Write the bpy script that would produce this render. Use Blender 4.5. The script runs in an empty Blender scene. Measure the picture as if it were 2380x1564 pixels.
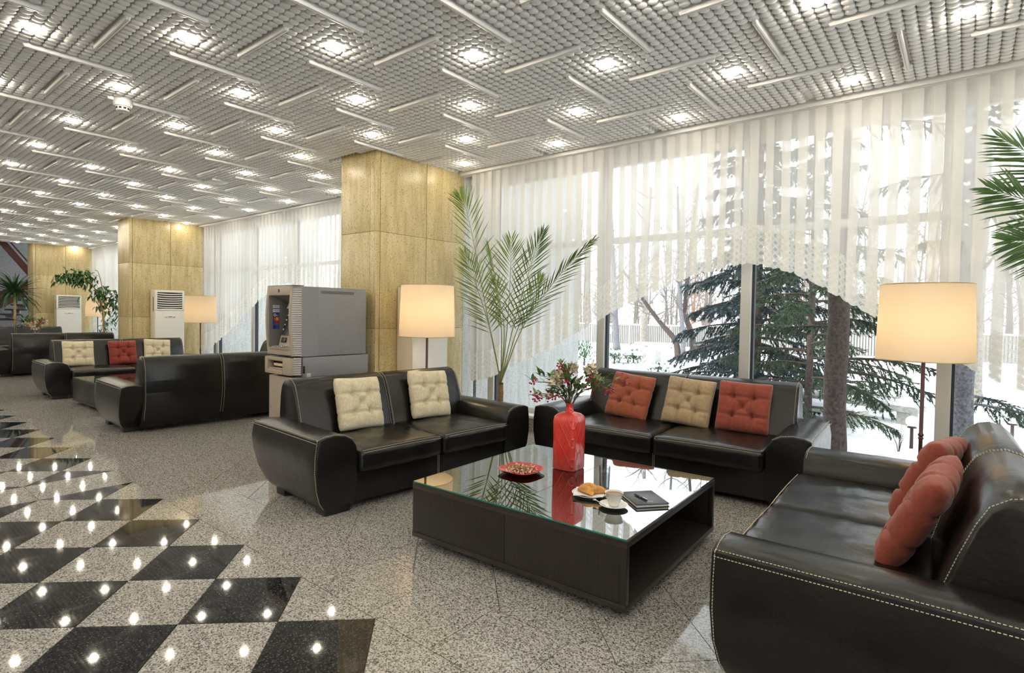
import bpy, bmesh, math, random
from mathutils import Vector, Matrix
random.seed(7)
C = bpy.context.scene.collection
PI = math.pi
sin, cos, rad = math.sin, math.cos, math.radians

# ------------------------------------------------------------------ camera, world, light, exposure
cam_d = bpy.data.cameras.new('camera'); cam = bpy.data.objects.new('camera', cam_d); C.objects.link(cam)
bpy.context.scene.camera = cam
FPX, PSI, TH, RO, CY = 1305.38, 0.6795, -0.02646, 0.01603, 762.9
_F = Vector((-sin(PSI), cos(PSI), 0)); _R = Vector((cos(PSI), sin(PSI), 0)); _U = Vector((0, 0, 1))
F2 = _F*cos(TH)+_U*sin(TH); U2 = _U*cos(TH)-_F*sin(TH)
R3 = _R*cos(RO)+U2*sin(RO); U3 = U2*cos(RO)-_R*sin(RO)
CAMLOC = Vector((0, 0, 1.5))
cam.matrix_world = Matrix(((R3.x, U3.x, -F2.x, 0), (R3.y, U3.y, -F2.y, 0), (R3.z, U3.z, -F2.z, 1.5), (0, 0, 0, 1)))
cam_d.sensor_width = 36; cam_d.lens = FPX/2380*36; cam_d.shift_y = -(782-CY)/2380
cam_d.clip_start = 0.05; cam_d.clip_end = 400
def pj(p):                                    # world point -> pixel (only to rank tiles by size in view)
    d = Vector(p)-CAMLOC; w = d.dot(F2)
    if w < .05: return None
    return 1190+FPX*d.dot(R3)/w, CY-FPX*d.dot(U3)/w, w
def inview(p, m=60):
    q = pj(p)
    return bool(q and -m < q[0] < 2380+m and -m < q[1] < 1564+m)

sc = bpy.context.scene
sc.view_settings.view_transform = 'Standard'; sc.view_settings.look = 'None'
sc.view_settings.exposure = 1.12; sc.view_settings.gamma = 1; sc.view_settings.use_curve_mapping = False
sc.cycles.max_bounces = 6; sc.cycles.transparent_max_bounces = 16; sc.cycles.diffuse_bounces = 3; sc.cycles.use_adaptive_sampling = True; sc.cycles.adaptive_threshold = .05
sc.cycles.glossy_bounces = 3; sc.cycles.sample_clamp_indirect = 6
sc.cycles.caustics_reflective = False; sc.cycles.caustics_refractive = False

SKY = 1.25
w = bpy.data.worlds.new('world'); sc.world = w; w.use_nodes = True
nt = w.node_tree; bg = nt.nodes['Background']
bg.inputs['Color'].default_value = (0.90, 0.95, 1.0, 1); bg.inputs['Strength'].default_value = SKY
sd = bpy.data.lights.new('sun', 'SUN'); sd.energy = 2.0; sd.angle = rad(6); sd.color = (1, .93, .82)
so = bpy.data.objects.new('sun', sd); C.objects.link(so)
so.rotation_euler = Vector((0.55, 0.75, -0.62)).to_track_quat('-Z', 'Y').to_euler()

BULB = 66.0
# ------------------------------------------------------------------ node helpers
def newmat(name):
    m = bpy.data.materials.new(name); m.use_nodes = True
    nt = m.node_tree; b = nt.nodes['Principled BSDF']
    return m, nt, b
def N(nt, t, **kw):
    n = nt.nodes.new(t)
    for k, v in kw.items():
        if k in n.inputs: n.inputs[k].default_value = v
        else: setattr(n, k, v)
    return n
def mth(nt, op, a, b=None, c=None):
    n = nt.nodes.new('ShaderNodeMath'); n.operation = op
    for i, v in enumerate((a, b, c)):
        if v is None: continue
        if isinstance(v, (int, float)): n.inputs[i].default_value = v
        else: nt.links.new(v, n.inputs[i])
    return n.outputs[0]
def ramp(nt, fac, stops, interp='LINEAR'):
    n = nt.nodes.new('ShaderNodeValToRGB'); cr = n.color_ramp; cr.interpolation = interp
    while len(cr.elements) < len(stops): cr.elements.new(.5)
    for e, (p, c) in zip(cr.elements, stops):
        e.position = p; e.color = tuple(c)+(1,) if len(c) == 3 else c
    nt.links.new(fac, n.inputs['Fac']); return n.outputs['Color']
def mixc(nt, fac, a, b, mode='MIX'):
    n = nt.nodes.new('ShaderNodeMix'); n.data_type = 'RGBA'; n.blend_type = mode
    for s, v in ((n.inputs[0], fac), (n.inputs[6], a), (n.inputs[7], b)):
        if isinstance(v, (int, float)): s.default_value = v
        elif isinstance(v, tuple): s.default_value = v+(1,) if len(v) == 3 else v
        else: nt.links.new(v, s)
    return n.outputs[2]
def bump(nt, b, h, s, d=.01):
    n = N(nt, 'ShaderNodeBump', Strength=s, Distance=d); nt.links.new(h, n.inputs['Height']); nt.links.new(n.outputs[0], b.inputs['Normal'])
def pos(nt, scale=None, world=True):
    if world: o = nt.nodes.new('ShaderNodeNewGeometry').outputs['Position']
    else: o = nt.nodes.new('ShaderNodeTexCoord').outputs['Object']
    if scale:
        mp = nt.nodes.new('ShaderNodeMapping'); mp.inputs['Scale'].default_value = scale; nt.links.new(o, mp.inputs[0]); o = mp.outputs[0]
    return o
def noise(nt, vec, scale, detail=3, rough=.55):
    n = N(nt, 'ShaderNodeTexNoise', Scale=scale, Detail=detail, Roughness=rough); nt.links.new(vec, n.inputs['Vector']); return n.outputs['Fac']
def voro(nt, vec, scale, out='Distance', feature='F1'):
    n = N(nt, 'ShaderNodeTexVoronoi', Scale=scale); n.feature = feature; nt.links.new(vec, n.inputs['Vector']); return n.outputs[out]
MAT = {}
def P(name, col, rough=.5, metal=0, spec=.5, var=0, vscale=20, bmp=0, bscale=80, world=False, coat=0, emit=None, es=0, alpha=None, sheen=0):
    m, nt, b = newmat(name)
    b.inputs['Base Color'].default_value = tuple(col)+(1,); b.inputs['Roughness'].default_value = rough
    b.inputs['Metallic'].default_value = metal; b.inputs['Specular IOR Level'].default_value = spec
    b.inputs['Coat Weight'].default_value = coat; b.inputs['Coat Roughness'].default_value = .08
    if sheen: b.inputs['Sheen Weight'].default_value = sheen
    if var:
        f = noise(nt, pos(nt, world=world), vscale, 3)
        lo = tuple(max(0, c*(1-var)) for c in col); hi = tuple(min(1, c*(1+var)) for c in col)
        nt.links.new(ramp(nt, f, ((.3, lo), (.7, hi))), b.inputs['Base Color'])
    if bmp: bump(nt, b, noise(nt, pos(nt, world=world), bscale, 4), bmp)
    if emit: b.inputs['Emission Color'].default_value = tuple(emit)+(1,); b.inputs['Emission Strength'].default_value = es
    MAT[name] = m; return m

def build_materials():
    # leather
    m, nt, b = newmat('leather'); MAT['leather'] = m
    o = pos(nt, world=False)
    f = noise(nt, o, 5, 4); nt.links.new(ramp(nt, f, ((.3, (.0050, .0046, .0043)), (.75, (.010, .009, .008)))), b.inputs['Base Color'])
    wv = N(nt, 'ShaderNodeTexWave', Scale=2.2, Distortion=14.0, Detail=3.0); nt.links.new(o, wv.inputs['Vector'])
    g = mth(nt, 'ADD', mth(nt, 'MULTIPLY', noise(nt, o, 11, 2, .5), 1.0), mth(nt, 'ADD', mth(nt, 'MULTIPLY', noise(nt, o, 42, 3, .6), .42), mth(nt, 'MULTIPLY', wv.outputs['Fac'], .16)))
    bump(nt, b, g, .42, .006)
    b.inputs['Roughness'].default_value = .27
    b.inputs['Specular IOR Level'].default_value = .38
    # granite light / black
    for nm, dark in (('granite', False), ('black_granite', True)):
        m, nt, b = newmat(nm); MAT[nm] = m
        o = pos(nt)
        c = voro(nt, o, 170, 'Color'); s = N(nt, 'ShaderNodeSeparateColor'); nt.links.new(c, s.inputs[0])
        f = mth(nt, 'ADD', mth(nt, 'MULTIPLY', s.outputs[0], .55), mth(nt, 'MULTIPLY', noise(nt, o, 75, 4, .7), .6))
        if dark: st = ((.25, (.004, .004, .0045)), (.6, (.011, .011, .012)), (.78, (.035, .035, .037)), (.9, (.09, .09, .09)))
        else: st = ((.24, (.022, .021, .02)), (.38, (.13, .122, .112)), (.54, (.33, .315, .29)), (.80, (.56, .54, .51)))
        nt.links.new(ramp(nt, f, st), b.inputs['Base Color'])
        b.inputs['Roughness'].default_value = .035 if dark else .04
        b.inputs['Specular IOR Level'].default_value = .5 if dark else .55
    P('grout', (.10, .08, .055), .7)
    # travertine (golden) and outdoor concrete
    for nm, cols in (('travertine', ((.42, .325, .145), (.55, .445, .225), (.65, .56, .35))), ('concrete', ((.42, .42, .40), (.56, .56, .54), (.66, .66, .64)))):
        m, nt, b = newmat(nm); MAT[nm] = m
        big = noise(nt, pos(nt, (6, 6, .9)), 2.2, 5, .6)
        nt.links.new(ramp(nt, big, ((.25, cols[0]), (.5, cols[1]), (.78, cols[2]))), b.inputs['Base Color'])
        col = b.inputs['Base Color'].links[0].from_socket
        pit = noise(nt, pos(nt, (52, 52, 26)), 2.2, 3, .5)
        pm = ramp(nt, pit, ((.58, (0, 0, 0)), (.66, (1, 1, 1))))
        nt.links.new(mixc(nt, pm, col, tuple(c*.38 for c in cols[0])), b.inputs['Base Color'])
        bump(nt, b, mth(nt, 'MULTIPLY', pit, -1), .25, .01)
        b.inputs['Roughness'].default_value = .28 if nm == 'travertine' else .7
        b.inputs['Specular IOR Level'].default_value = .5
    P('ceiling_white', (.88, .875, .86), .6)
    P('strip_white', (.80, .79, .77), .4)
    P('bulb', (1, .95, .85), .4, emit=(1, .90, .73), es=BULB)
    P('plain_wall', (.60, .57, .52), .6, var=.1, vscale=3)
    P('trim_white', (.78, .77, .75), .45)
    P('aluminium', (.62, .62, .60), .35, metal=.35)
    P('gasket', (.03, .035, .05), .5)
    P('thread', (.60, .53, .38), .7)
    P('foot_black', (.006, .006, .006), .5)
    for nm, c in (('cream_fabric', (.70, .61, .42)), ('terracotta_fabric', (.27, .062, .040)), ('rust_fabric', (.32, .088, .045)), ('beige_fabric', (.40, .29, .17)), ('red_fabric', (.27, .045, .032))):
        m, nt, b = newmat(nm); MAT[nm] = m
        f = noise(nt, pos(nt, (1, 1, 1), False), 55, 4, .7)
        nt.links.new(ramp(nt, f, ((.3, tuple(x*.78 for x in c)), (.7, tuple(min(1, x*1.14) for x in c)))), b.inputs['Base Color'])
        b.inputs['Roughness'].default_value = .9; b.inputs['Sheen Weight'].default_value = .25; b.inputs['Specular IOR Level'].default_value = .2
        bump(nt, b, noise(nt, pos(nt, world=False), 240, 2), .25, .003)
    # dark wood with fine grain (vertical on the sides)
    m, nt, b = newmat('wenge'); MAT['wenge'] = m
    f = noise(nt, pos(nt, (60, 60, 2.0), False), 2.5, 5, .65)
    nt.links.new(ramp(nt, f, ((.25, (.006, .0045, .004)), (.55, (.017, .012, .010)), (.8, (.040, .030, .024)))), b.inputs['Base Color'])
    b.inputs['Roughness'].default_value = .38
    m, nt, b = newmat('wenge_flat'); MAT['wenge_flat'] = m
    f = noise(nt, pos(nt, (2, 60, 60), False), 2.5, 5, .65)
    nt.links.new(ramp(nt, f, ((.25, (.012, .009, .008)), (.55, (.028, .021, .017)), (.8, (.060, .046, .038)))), b.inputs['Base Color'])
    b.inputs['Roughness'].default_value = .35
    # panes: transparent with Fresnel reflection
    def pane(nm, ior, tint, rough=0.0, edge=None):
        m, nt, b = newmat(nm); MAT[nm] = m; nt.nodes.remove(b)
        out = nt.nodes['Material Output']
        t = N(nt, 'ShaderNodeBsdfTransparent'); t.inputs[0].default_value = tint+(1,)
        g = N(nt, 'ShaderNodeBsdfGlossy'); g.inputs['Roughness'].default_value = rough
        if edge: nt.links.new(ramp(nt, N(nt, 'ShaderNodeLayerWeight', Blend=.5).outputs['Facing'], ((0, tint), (.3, tint), (.8, edge))), t.inputs[0])  # rim tint painted in for the dark outline refraction would give
        fr = N(nt, 'ShaderNodeFresnel', IOR=ior); mx = N(nt, 'ShaderNodeMixShader')
        bf = nt.nodes.new('ShaderNodeNewGeometry').outputs['Backfacing']; nt.links.new(mth(nt, 'MULTIPLY', fr.outputs[0], mth(nt, 'SUBTRACT', 1.0, bf)), mx.inputs[0]); nt.links.new(t.outputs[0], mx.inputs[1]); nt.links.new(g.outputs[0], mx.inputs[2])
        nt.links.new(mx.outputs[0], out.inputs[0])
    pane('window_glass', 1.45, (.97, .985, .98)); pane('tumbler_glass', 1.9, (.93, .95, .95), 0, (.22, .25, .26)); pane('water_glass', 2.0, (.78, .83, .85), 0, (.35, .40, .42)); pane('table_glass', 11.0, (.72, .84, .80))
    m, nt, b = newmat('clear_glass'); MAT['clear_glass'] = m; nt.nodes.remove(b)
    gb = N(nt, 'ShaderNodeBsdfGlass', IOR=1.45); gb.inputs['Roughness'].default_value = 0; gb.inputs['Color'].default_value = (.97, .99, .985, 1); nt.links.new(gb.outputs[0], nt.nodes['Material Output'].inputs[0])
    m, nt, b = newmat('water_clear'); MAT['water_clear'] = m; nt.nodes.remove(b)
    gb = N(nt, 'ShaderNodeBsdfGlass', IOR=1.33); gb.inputs['Roughness'].default_value = 0; nt.links.new(gb.outputs[0], nt.nodes['Material Output'].inputs[0])
    P('glass_edge', (.02, .22, .16), .15, spec=.7)
    # sheer fabric
    def cloth(nm, col, cover, lace=False, transl=.5):
        m, nt, b = newmat(nm); MAT[nm] = m; nt.nodes.remove(b); out = nt.nodes['Material Output']
        d = N(nt, 'ShaderNodeBsdfDiffuse'); d.inputs[0].default_value = col+(1,)
        t = N(nt, 'ShaderNodeBsdfTranslucent'); t.inputs[0].default_value = col+(1,)
        a = N(nt, 'ShaderNodeMixShader'); a.inputs[0].default_value = transl
        nt.links.new(d.outputs[0], a.inputs[1]); nt.links.new(t.outputs[0], a.inputs[2])
        tr = N(nt, 'ShaderNodeBsdfTransparent'); mx = N(nt, 'ShaderNodeMixShader'); mx.inputs[0].default_value = cover
        nt.links.new(tr.outputs[0], mx.inputs[1]); nt.links.new(a.outputs[0], mx.inputs[2]); nt.links.new(mx.outputs[0], out.inputs[0])
        if lace:
            uv = nt.nodes.new('ShaderNodeUVMap'); s = nt.nodes.new('ShaderNodeSeparateXYZ'); nt.links.new(uv.outputs[0], s.inputs[0])
            u, v = s.outputs[0], s.outputs[1]
            def diag(p, wd, k=1.0):
                r = None
                for sg in (1, -1):
                    e = mth(nt, 'ADD', mth(nt, 'MULTIPLY', u, 1/p), mth(nt, 'MULTIPLY', v, sg*k/p))
                    q = mth(nt, 'ABSOLUTE', mth(nt, 'SUBTRACT', mth(nt, 'FRACT', e), .5))
                    q = mth(nt, 'GREATER_THAN', q, .5-wd)
                    r = q if r is None else mth(nt, 'MAXIMUM', r, q)
                return r
            fine = diag(.017, .2); coarse = diag(.068, .13)
            # solid motif diamonds alternate with mesh diamonds
            mot = mth(nt, 'GREATER_THAN', mth(nt, 'MULTIPLY', mth(nt, 'SINE', mth(nt, 'MULTIPLY', mth(nt, 'ADD', u, v), PI/.068)), mth(nt, 'SINE', mth(nt, 'MULTIPLY', mth(nt, 'SUBTRACT', u, v), PI/.068))), .12)
            band = mth(nt, 'GREATER_THAN', v, .345); dots = mth(nt, 'GREATER_THAN', mth(nt, 'SINE', mth(nt, 'MULTIPLY', u, 2*PI/.026)), -.35)
            pat = mth(nt, 'MAXIMUM', mth(nt, 'MAXIMUM', mth(nt, 'MULTIPLY', fine, .8), mth(nt, 'MULTIPLY', coarse, .9)), mth(nt, 'MULTIPLY', mot, .72))
            pat = mth(nt, 'MAXIMUM', pat, mth(nt, 'MULTIPLY', mth(nt, 'MULTIPLY', band, dots), .85))
            nt.links.new(mth(nt, 'ADD', mth(nt, 'MULTIPLY', pat, .70), .14), mx.inputs[0])
    cloth('sheer', (.90, .885, .85), .57, transl=.48); cloth('lace', (.92, .90, .85), .6, True, .5); cloth('shade_fabric', (.86, .78, .66), .97, transl=.55)
    P('brass', (.65, .48, .22), .3, metal=1); P('lamp_wood', (.07, .022, .018), .3); P('lamp_bulb', (1, .9, .7), .5, emit=(1, .72, .36), es=18)
    # ac / atm
    P('ac_white', (.80, .80, .76), .4); P('ac_cream', (.74, .68, .54), .45); P('ac_dark', (.012, .012, .012), .5)
    P('atm_grey', (.22, .225, .24), .45, var=.06, vscale=60, bmp=.05, bscale=400); P('atm_beige', (.40, .34, .275), .45); P('atm_rib', (.45, .43, .41), .45)
    P('atm_inner', (.20, .185, .17), .5); P('atm_dark', (.015, .015, .017), .3); P('metal', (.7, .7, .7), .2, metal=1)
    P('sticker_white', (.8, .8, .8), .4); P('ink_blue', (.02, .04, .18), .4); P('logo_red', (.65, .03, .02), .4); P('logo_orange', (.85, .35, .03), .4); P('logo_blue', (.03, .12, .42), .4); P('ink_black', (.01, .01, .01), .4)
    P('receipt', (.80, .62, .45), .5)
    # plants
    P('palm_green', (.15, .22, .04), .45, var=.3, vscale=9); P('palm_stem', (.24, .28, .09), .5); P('palm_dark', (.055, .12, .03), .45, var=.3, vscale=9); P('palm_trunk', (.20, .12, .055), .8, var=.4, vscale=30, bmp=.4, bscale=40)
    P('leaf_dark', (.035, .11, .02), .35, var=.4, vscale=12); P('leaf_yucca', (.03, .075, .03), .4, var=.4, vscale=12); P('stem_tan', (.45, .30, .13), .7, var=.2); P('pot_white', (.75, .75, .73), .4); P('pot_brown', (.16, .07, .035), .5); P('soil', (.03, .02, .012), .9)
    # table things
    P('red_glaze', (.62, .03, .02), .12, spec=.7, coat=.4); P('red_plate', (.62, .02, .02), .12, coat=.4); P('porcelain', (.80, .77, .71), .18, coat=.3); P('coffee', (.25, .13, .06), .3); P('napkin', (.85, .85, .86), .8)
    P('pastry', (.62, .28, .06), .45, var=.45, vscale=25); P('berry', (.46, .018, .05), .3); P('dry_flower', (.66, .57, .42), .8, var=.25, vscale=30); P('sprig_green', (.10, .20, .05), .5, var=.3, vscale=20); P('twig', (.07, .045, .03), .7)
    P('notebook_black', (.010, .010, .012), .35); P('paper', (.8, .78, .74), .7); P('gold_print', (.55, .43, .22), .35, metal=.6)
    P('water', (.8, .9, .9), .05, spec=.5)
    for nm, c in (('petal_tan', (.60, .42, .22)), ('petal_red', (.45, .03, .04)), ('petal_green', (.12, .16, .04)), ('petal_pale', (.75, .62, .45))): P(nm, c, .7)
    # outside
    P('snow', (.90, .92, .95), .6, bmp=.3, bscale=3, world=True); P('bark_brown', (.085, .062, .055), .9, var=.5, vscale=30, bmp=.8, bscale=35); P('bark_grey', (.17, .17, .19), .9, var=.5, vscale=30, bmp=.7, bscale=35); P('bark_pale', (.30, .27, .24), .9, var=.35, vscale=14, bmp=.4)
    P('spruce_blue', (.050, .085, .095), .7, var=.4, vscale=4, world=True); P('spruce_green', (.055, .095, .05), .7, var=.4, vscale=4, world=True); P('bush_green', (.07, .14, .08), .7, var=.4, vscale=6)
    P('twig_pale', (.21, .185, .17), .9, var=.3, vscale=.6, world=True); P('twig_rust', (.33, .18, .10), .9); P('fence_concrete', (.33, .32, .31), .8, var=.12, vscale=1.2, world=True); P('globe_white', (.86, .87, .90), .3); P('post_brown', (.06, .04, .03), .6); P('bench_stone', (.40, .39, .36), .8, var=.2); P('wood_stake', (.55, .36, .15), .7)  # pale twig colour stands for snow on the twigs and painted-in haze
    P('stair_stone', (.30, .30, .31), .7, var=.2, vscale=20); P('stair_tread', (.035, .035, .045), .5); P('stair_wood', (.10, .032, .032), .35); P('stair_glass_white', (.60, .60, .60), .4)
build_materials()

# ------------------------------------------------------------------ mesh helpers
class G:
    def __init__(s): s.v = []; s.f = []; s.uv = None
    def add(s, v, f):
        n = len(s.v); s.v += [tuple(p) for p in v]; s.f += [tuple(i+n for i in q) for q in f]; return s
    def xf(s, M, i0=0):
        s.v[i0:] = [tuple(M @ Vector(p)) for p in s.v[i0:]]; return s
    def box(s, x0, x1, y0, y1, z0, z1):
        return s.add([(x0, y0, z0), (x1, y0, z0), (x1, y1, z0), (x0, y1, z0), (x0, y0, z1), (x1, y0, z1), (x1, y1, z1), (x0, y1, z1)],
                     [(0, 3, 2, 1), (4, 5, 6, 7), (0, 1, 5, 4), (1, 2, 6, 5), (2, 3, 7, 6), (3, 0, 4, 7)])
    def cbox(s, x0, x1, y0, y1, z0, z1, b=.004):          # box with chamfered edges
        bm = bmesh.new(); bmesh.ops.create_cube(bm, size=1)
        for v in bm.verts: v.co = ((x0+x1)/2+v.co.x*(x1-x0), (y0+y1)/2+v.co.y*(y1-y0), (z0+z1)/2+v.co.z*(z1-z0))
        bmesh.ops.bevel(bm, geom=bm.edges[:], offset=min(b, .45*min(x1-x0, y1-y0, z1-z0)), segments=2, profile=.6, affect='EDGES')
        return s.bm(bm)
    def bm(s, bm):
        bm.verts.index_update(); v = [tuple(q.co) for q in bm.verts]; f = [tuple(q.index for q in p.verts) for p in bm.faces]; bm.free(); return s.add(v, f)
    def prism(s, poly, z0, z1):
        n = len(poly)
        return s.add([(x, y, z0) for x, y in poly]+[(x, y, z1) for x, y in poly], [tuple(range(n-1, -1, -1)), tuple(range(n, 2*n))]+[(i, (i+1) % n, n+(i+1) % n, n+i) for i in range(n)])
    def lathe(s, prof, n=24, cap0=True, cap1=True, c=(0, 0, 0), sq=0):
        v = []; f = []
        for r, z in prof:
            for i in range(n):
                a = 2*PI*i/n; k = 1
                if sq: k = (abs(cos(a))**sq+abs(sin(a))**sq)**(-1/sq)
                v.append((c[0]+r*k*cos(a), c[1]+r*k*sin(a), c[2]+z))
        for j in range(len(prof)-1):
            for i in range(n): f.append((j*n+i, j*n+(i+1) % n, (j+1)*n+(i+1) % n, (j+1)*n+i))
        if cap0: f.append(tuple(range(n-1, -1, -1)))
        if cap1: f.append(tuple(range((len(prof)-1)*n, len(prof)*n)))
        return s.add(v, f)
    def tube(s, path, r, n=6, cap=True):
        path = [Vector(p) for p in path]; k = len(path)
        rs = r if isinstance(r, (list, tuple)) else [r]*k
        v = []; f = []; up = None
        for i, p in enumerate(path):
            t = (path[min(i+1, k-1)]-path[max(i-1, 0)])
            if t.length < 1e-9: t = Vector((0, 0, 1))
            t.normalize()
            if up is None: up = t.orthogonal().normalized()
            up = (up-t*up.dot(t)); up = up.normalized() if up.length > 1e-6 else t.orthogonal().normalized()
            b = t.cross(up)
            for j in range(n):
                a = 2*PI*j/n; v.append(p+(up*cos(a)+b*sin(a))*rs[i])
        for i in range(k-1):
            for j in range(n): f.append((i*n+j, i*n+(j+1) % n, (i+1)*n+(j+1) % n, (i+1)*n+j))
        if cap: f += [tuple(range(n-1, -1, -1)), tuple(range((k-1)*n, k*n))]
        return s.add(v, f)
    def ball(s, c, r, n=10, m=6, sc=(1, 1, 1)):
        pr = [(r*sin(PI*i/m), -r*cos(PI*i/m)) for i in range(1, m)]
        i0 = len(s.v); s.lathe(pr, n)
        for i in range(i0, len(s.v)):
            p = s.v[i]; s.v[i] = (c[0]+p[0]*sc[0], c[1]+p[1]*sc[1], c[2]+p[2]*sc[2])
        return s
    def soft(s, hx, hy, hz, r, n=8, crown=(0, 0, 0), c=(0, 0, 0), fn=None):   # rounded box, crowned faces
        h = (hx, hy, hz)
        def ax(hh):
            q = [-hh, -hh+.25*r, -hh+.6*r, -hh+r]; inner = [-hh+r+(2*hh-2*r)*i/n for i in range(1, n)]
            return q+inner+[-x for x in reversed(q)]
        A = [ax(x) for x in h]; idx = {}; v = []; f = []
        def vert(p):
            k = tuple(round(x, 5) for x in p)
            if k in idx: return idx[k]
            inn = [max(-h[i]+r, min(h[i]-r, p[i])) for i in range(3)]
            d = Vector([p[i]-inn[i] for i in range(3)])
            if d.length > 1e-9: d = d.normalized()*r
            q = [inn[i]+d[i] for i in range(3)]
            u = [p[i]/h[i] for i in range(3)]
            for i in range(3):
                if crown[i]:
                    a, b = (i+1) % 3, (i+2) % 3
                    q[i] += (1 if u[i] > 0 else -1)*crown[i]*(1-u[a]**2)*(1-u[b]**2)*min(1, abs(u[i])*1.2)
            if fn: q = fn(q, u)
            idx[k] = len(v); v.append((q[0]+c[0], q[1]+c[1], q[2]+c[2])); return idx[k]
        for i in range(3):
            a, b = (i+1) % 3, (i+2) % 3
            for sg in (-1, 1):
                for j in range(len(A[a])-1):
                    for k in range(len(A[b])-1):
                        qd = []
                        for dj, dk in ((0, 0), (1, 0), (1, 1), (0, 1)):
                            p = [0, 0, 0]; p[i] = sg*h[i]; p[a] = A[a][j+dj]; p[b] = A[b][k+dk]; qd.append(vert(p))
                        if sg < 0: qd.reverse()
                        f.append(tuple(qd))
        return s.add(v, f)
    def mesh(s, name, m, smooth=40):
        me = bpy.data.meshes.new(name); me.from_pydata(s.v, [], s.f); me.materials.append(MAT[m] if isinstance(m, str) else m)
        if smooth is not None:
            me.polygons.foreach_set('use_smooth', [True]*len(me.polygons))
            if smooth < 180: me.set_sharp_from_angle(angle=rad(smooth))
        if s.uv:
            ul = me.uv_layers.new(name='UVMap'); flat = []
            for l in me.loops: flat += s.uv[l.vertex_index]
            ul.data.foreach_set('uv', flat)
        me.update(); return me
    def build(s, name, m, parent=None, smooth=40, loc=None, rot=None):
        o = bpy.data.objects.new(name, s.mesh(name, m, smooth)); C.objects.link(o)
        if parent: o.parent = parent
        if loc: o.location = loc
        if rot: o.rotation_euler = rot
        return o
def sharp_bevel(g, width, seg=2, ang=45):
    bm = bmesh.new(); vs = [bm.verts.new(p) for p in g.v]
    for q in g.f:
        try: bm.faces.new([vs[i] for i in q])
        except ValueError: pass
    bmesh.ops.recalc_face_normals(bm, faces=bm.faces[:])
    ed = [e for e in bm.edges if len(e.link_faces) == 2 and e.calc_face_angle(0) > rad(ang)]
    bmesh.ops.bevel(bm, geom=ed, offset=width, segments=seg, profile=.5, affect='EDGES', clamp_overlap=True)
    o = G(); o.bm(bm); return o
def thing(name, label, cat, loc=(0, 0, 0), rotz=0, group=None):
    o = bpy.data.objects.new(name, None); C.objects.link(o); o.empty_display_size = .1
    o.location = loc; o.rotation_euler = (0, 0, rotz); o['label'] = label; o['category'] = cat
    if group: o['group'] = group
    return o
def tag(o, label, cat, group=None, kind=None):
    o['label'] = label; o['category'] = cat
    if group: o['group'] = group
    if kind: o['kind'] = kind
    return o
def struct(o): o['kind'] = 'structure'; return o
def link_mesh(name, me, parent=None, loc=None, rot=None):
    o = bpy.data.objects.new(name, me); C.objects.link(o)
    if parent: o.parent = parent
    if loc: o.location = loc
    if rot: o.rotation_euler = rot
    return o
def copy_tree(o, parent=None):
    c = o.copy(); C.objects.link(c); c.parent = parent
    for ch in list(o.children): copy_tree(ch, c)
    return c
def place(proto, loc, rotz, label, group=None):
    c = copy_tree(proto); c.location = loc; c.rotation_euler = (0, 0, rotz); c['label'] = label
    if group: c['group'] = group
    return c
_dg = None
def text_geo(s, size, ext=.0004):
    cu = bpy.data.curves.new('t', 'FONT'); cu.body = s; cu.size = size; cu.extrude = ext; cu.align_x = 'CENTER'; cu.align_y = 'CENTER'
    o = bpy.data.objects.new('t', cu); C.objects.link(o)
    bpy.context.view_layer.update()
    me = bpy.data.meshes.new_from_object(o.evaluated_get(bpy.context.evaluated_depsgraph_get()))
    g = G(); g.add([tuple(v.co) for v in me.vertices], [tuple(p.vertices) for p in me.polygons])
    bpy.data.objects.remove(o); bpy.data.meshes.remove(me); bpy.data.curves.remove(cu); return g
def lerp(a, b, t): return a+(b-a)*t
def spline(pts, n):
    pts = [Vector(p) for p in pts]; out = []
    q = [pts[0]*2-pts[1]]+pts+[pts[-1]*2-pts[-2]]; m = len(pts)-1
    for i in range(n+1):
        t = i/n*m; k = min(int(t), m-1); t -= k; a, b, c, d = q[k:k+4]
        out.append(.5*((2*b)+(c-a)*t+(2*a-5*b+4*c-d)*t*t+(3*b-a-3*c+d)*t**3))
    return out
# ------------------------------------------------------------------ FLOOR
def clip(poly, a, b, c):                      # keep a*x+b*y >= c
    out = []
    for i, p in enumerate(poly):
        q = poly[(i+1) % len(poly)]; dp = a*p[0]+b*p[1]-c; dq = a*q[0]+b*q[1]-c
        if dp >= -1e-9: out.append(p)
        if (dp > 1e-9 and dq < -1e-9) or (dp < -1e-9 and dq > 1e-9):
            t = dp/(dp-dq); out.append((p[0]+(q[0]-p[0])*t, p[1]+(q[1]-p[1])*t))
    r = []
    for p in out:
        if not r or abs(p[0]-r[-1][0])+abs(p[1]-r[-1][1]) > 1e-6: r.append(p)
    return r if len(r) > 2 else []
def area(p): return .5*abs(sum(p[i][0]*p[(i+1) % len(p)][1]-p[(i+1) % len(p)][0]*p[i][1] for i in range(len(p))))
XW, XE, YS, YN = -26.9, 3.6, -4.0, 5.70
floor = struct(G().box(XW, XE, YS, 5.95, -.3, -.004).build('floor', 'grout', smooth=None))
tiles = []
def diamond(cx, cy, hx, hy): return [(cx+hx, cy), (cx, cy+hy), (cx-hx, cy), (cx, cy-hy)]
Y0F, HX, HY = 1.697, .3333, .318
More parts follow.
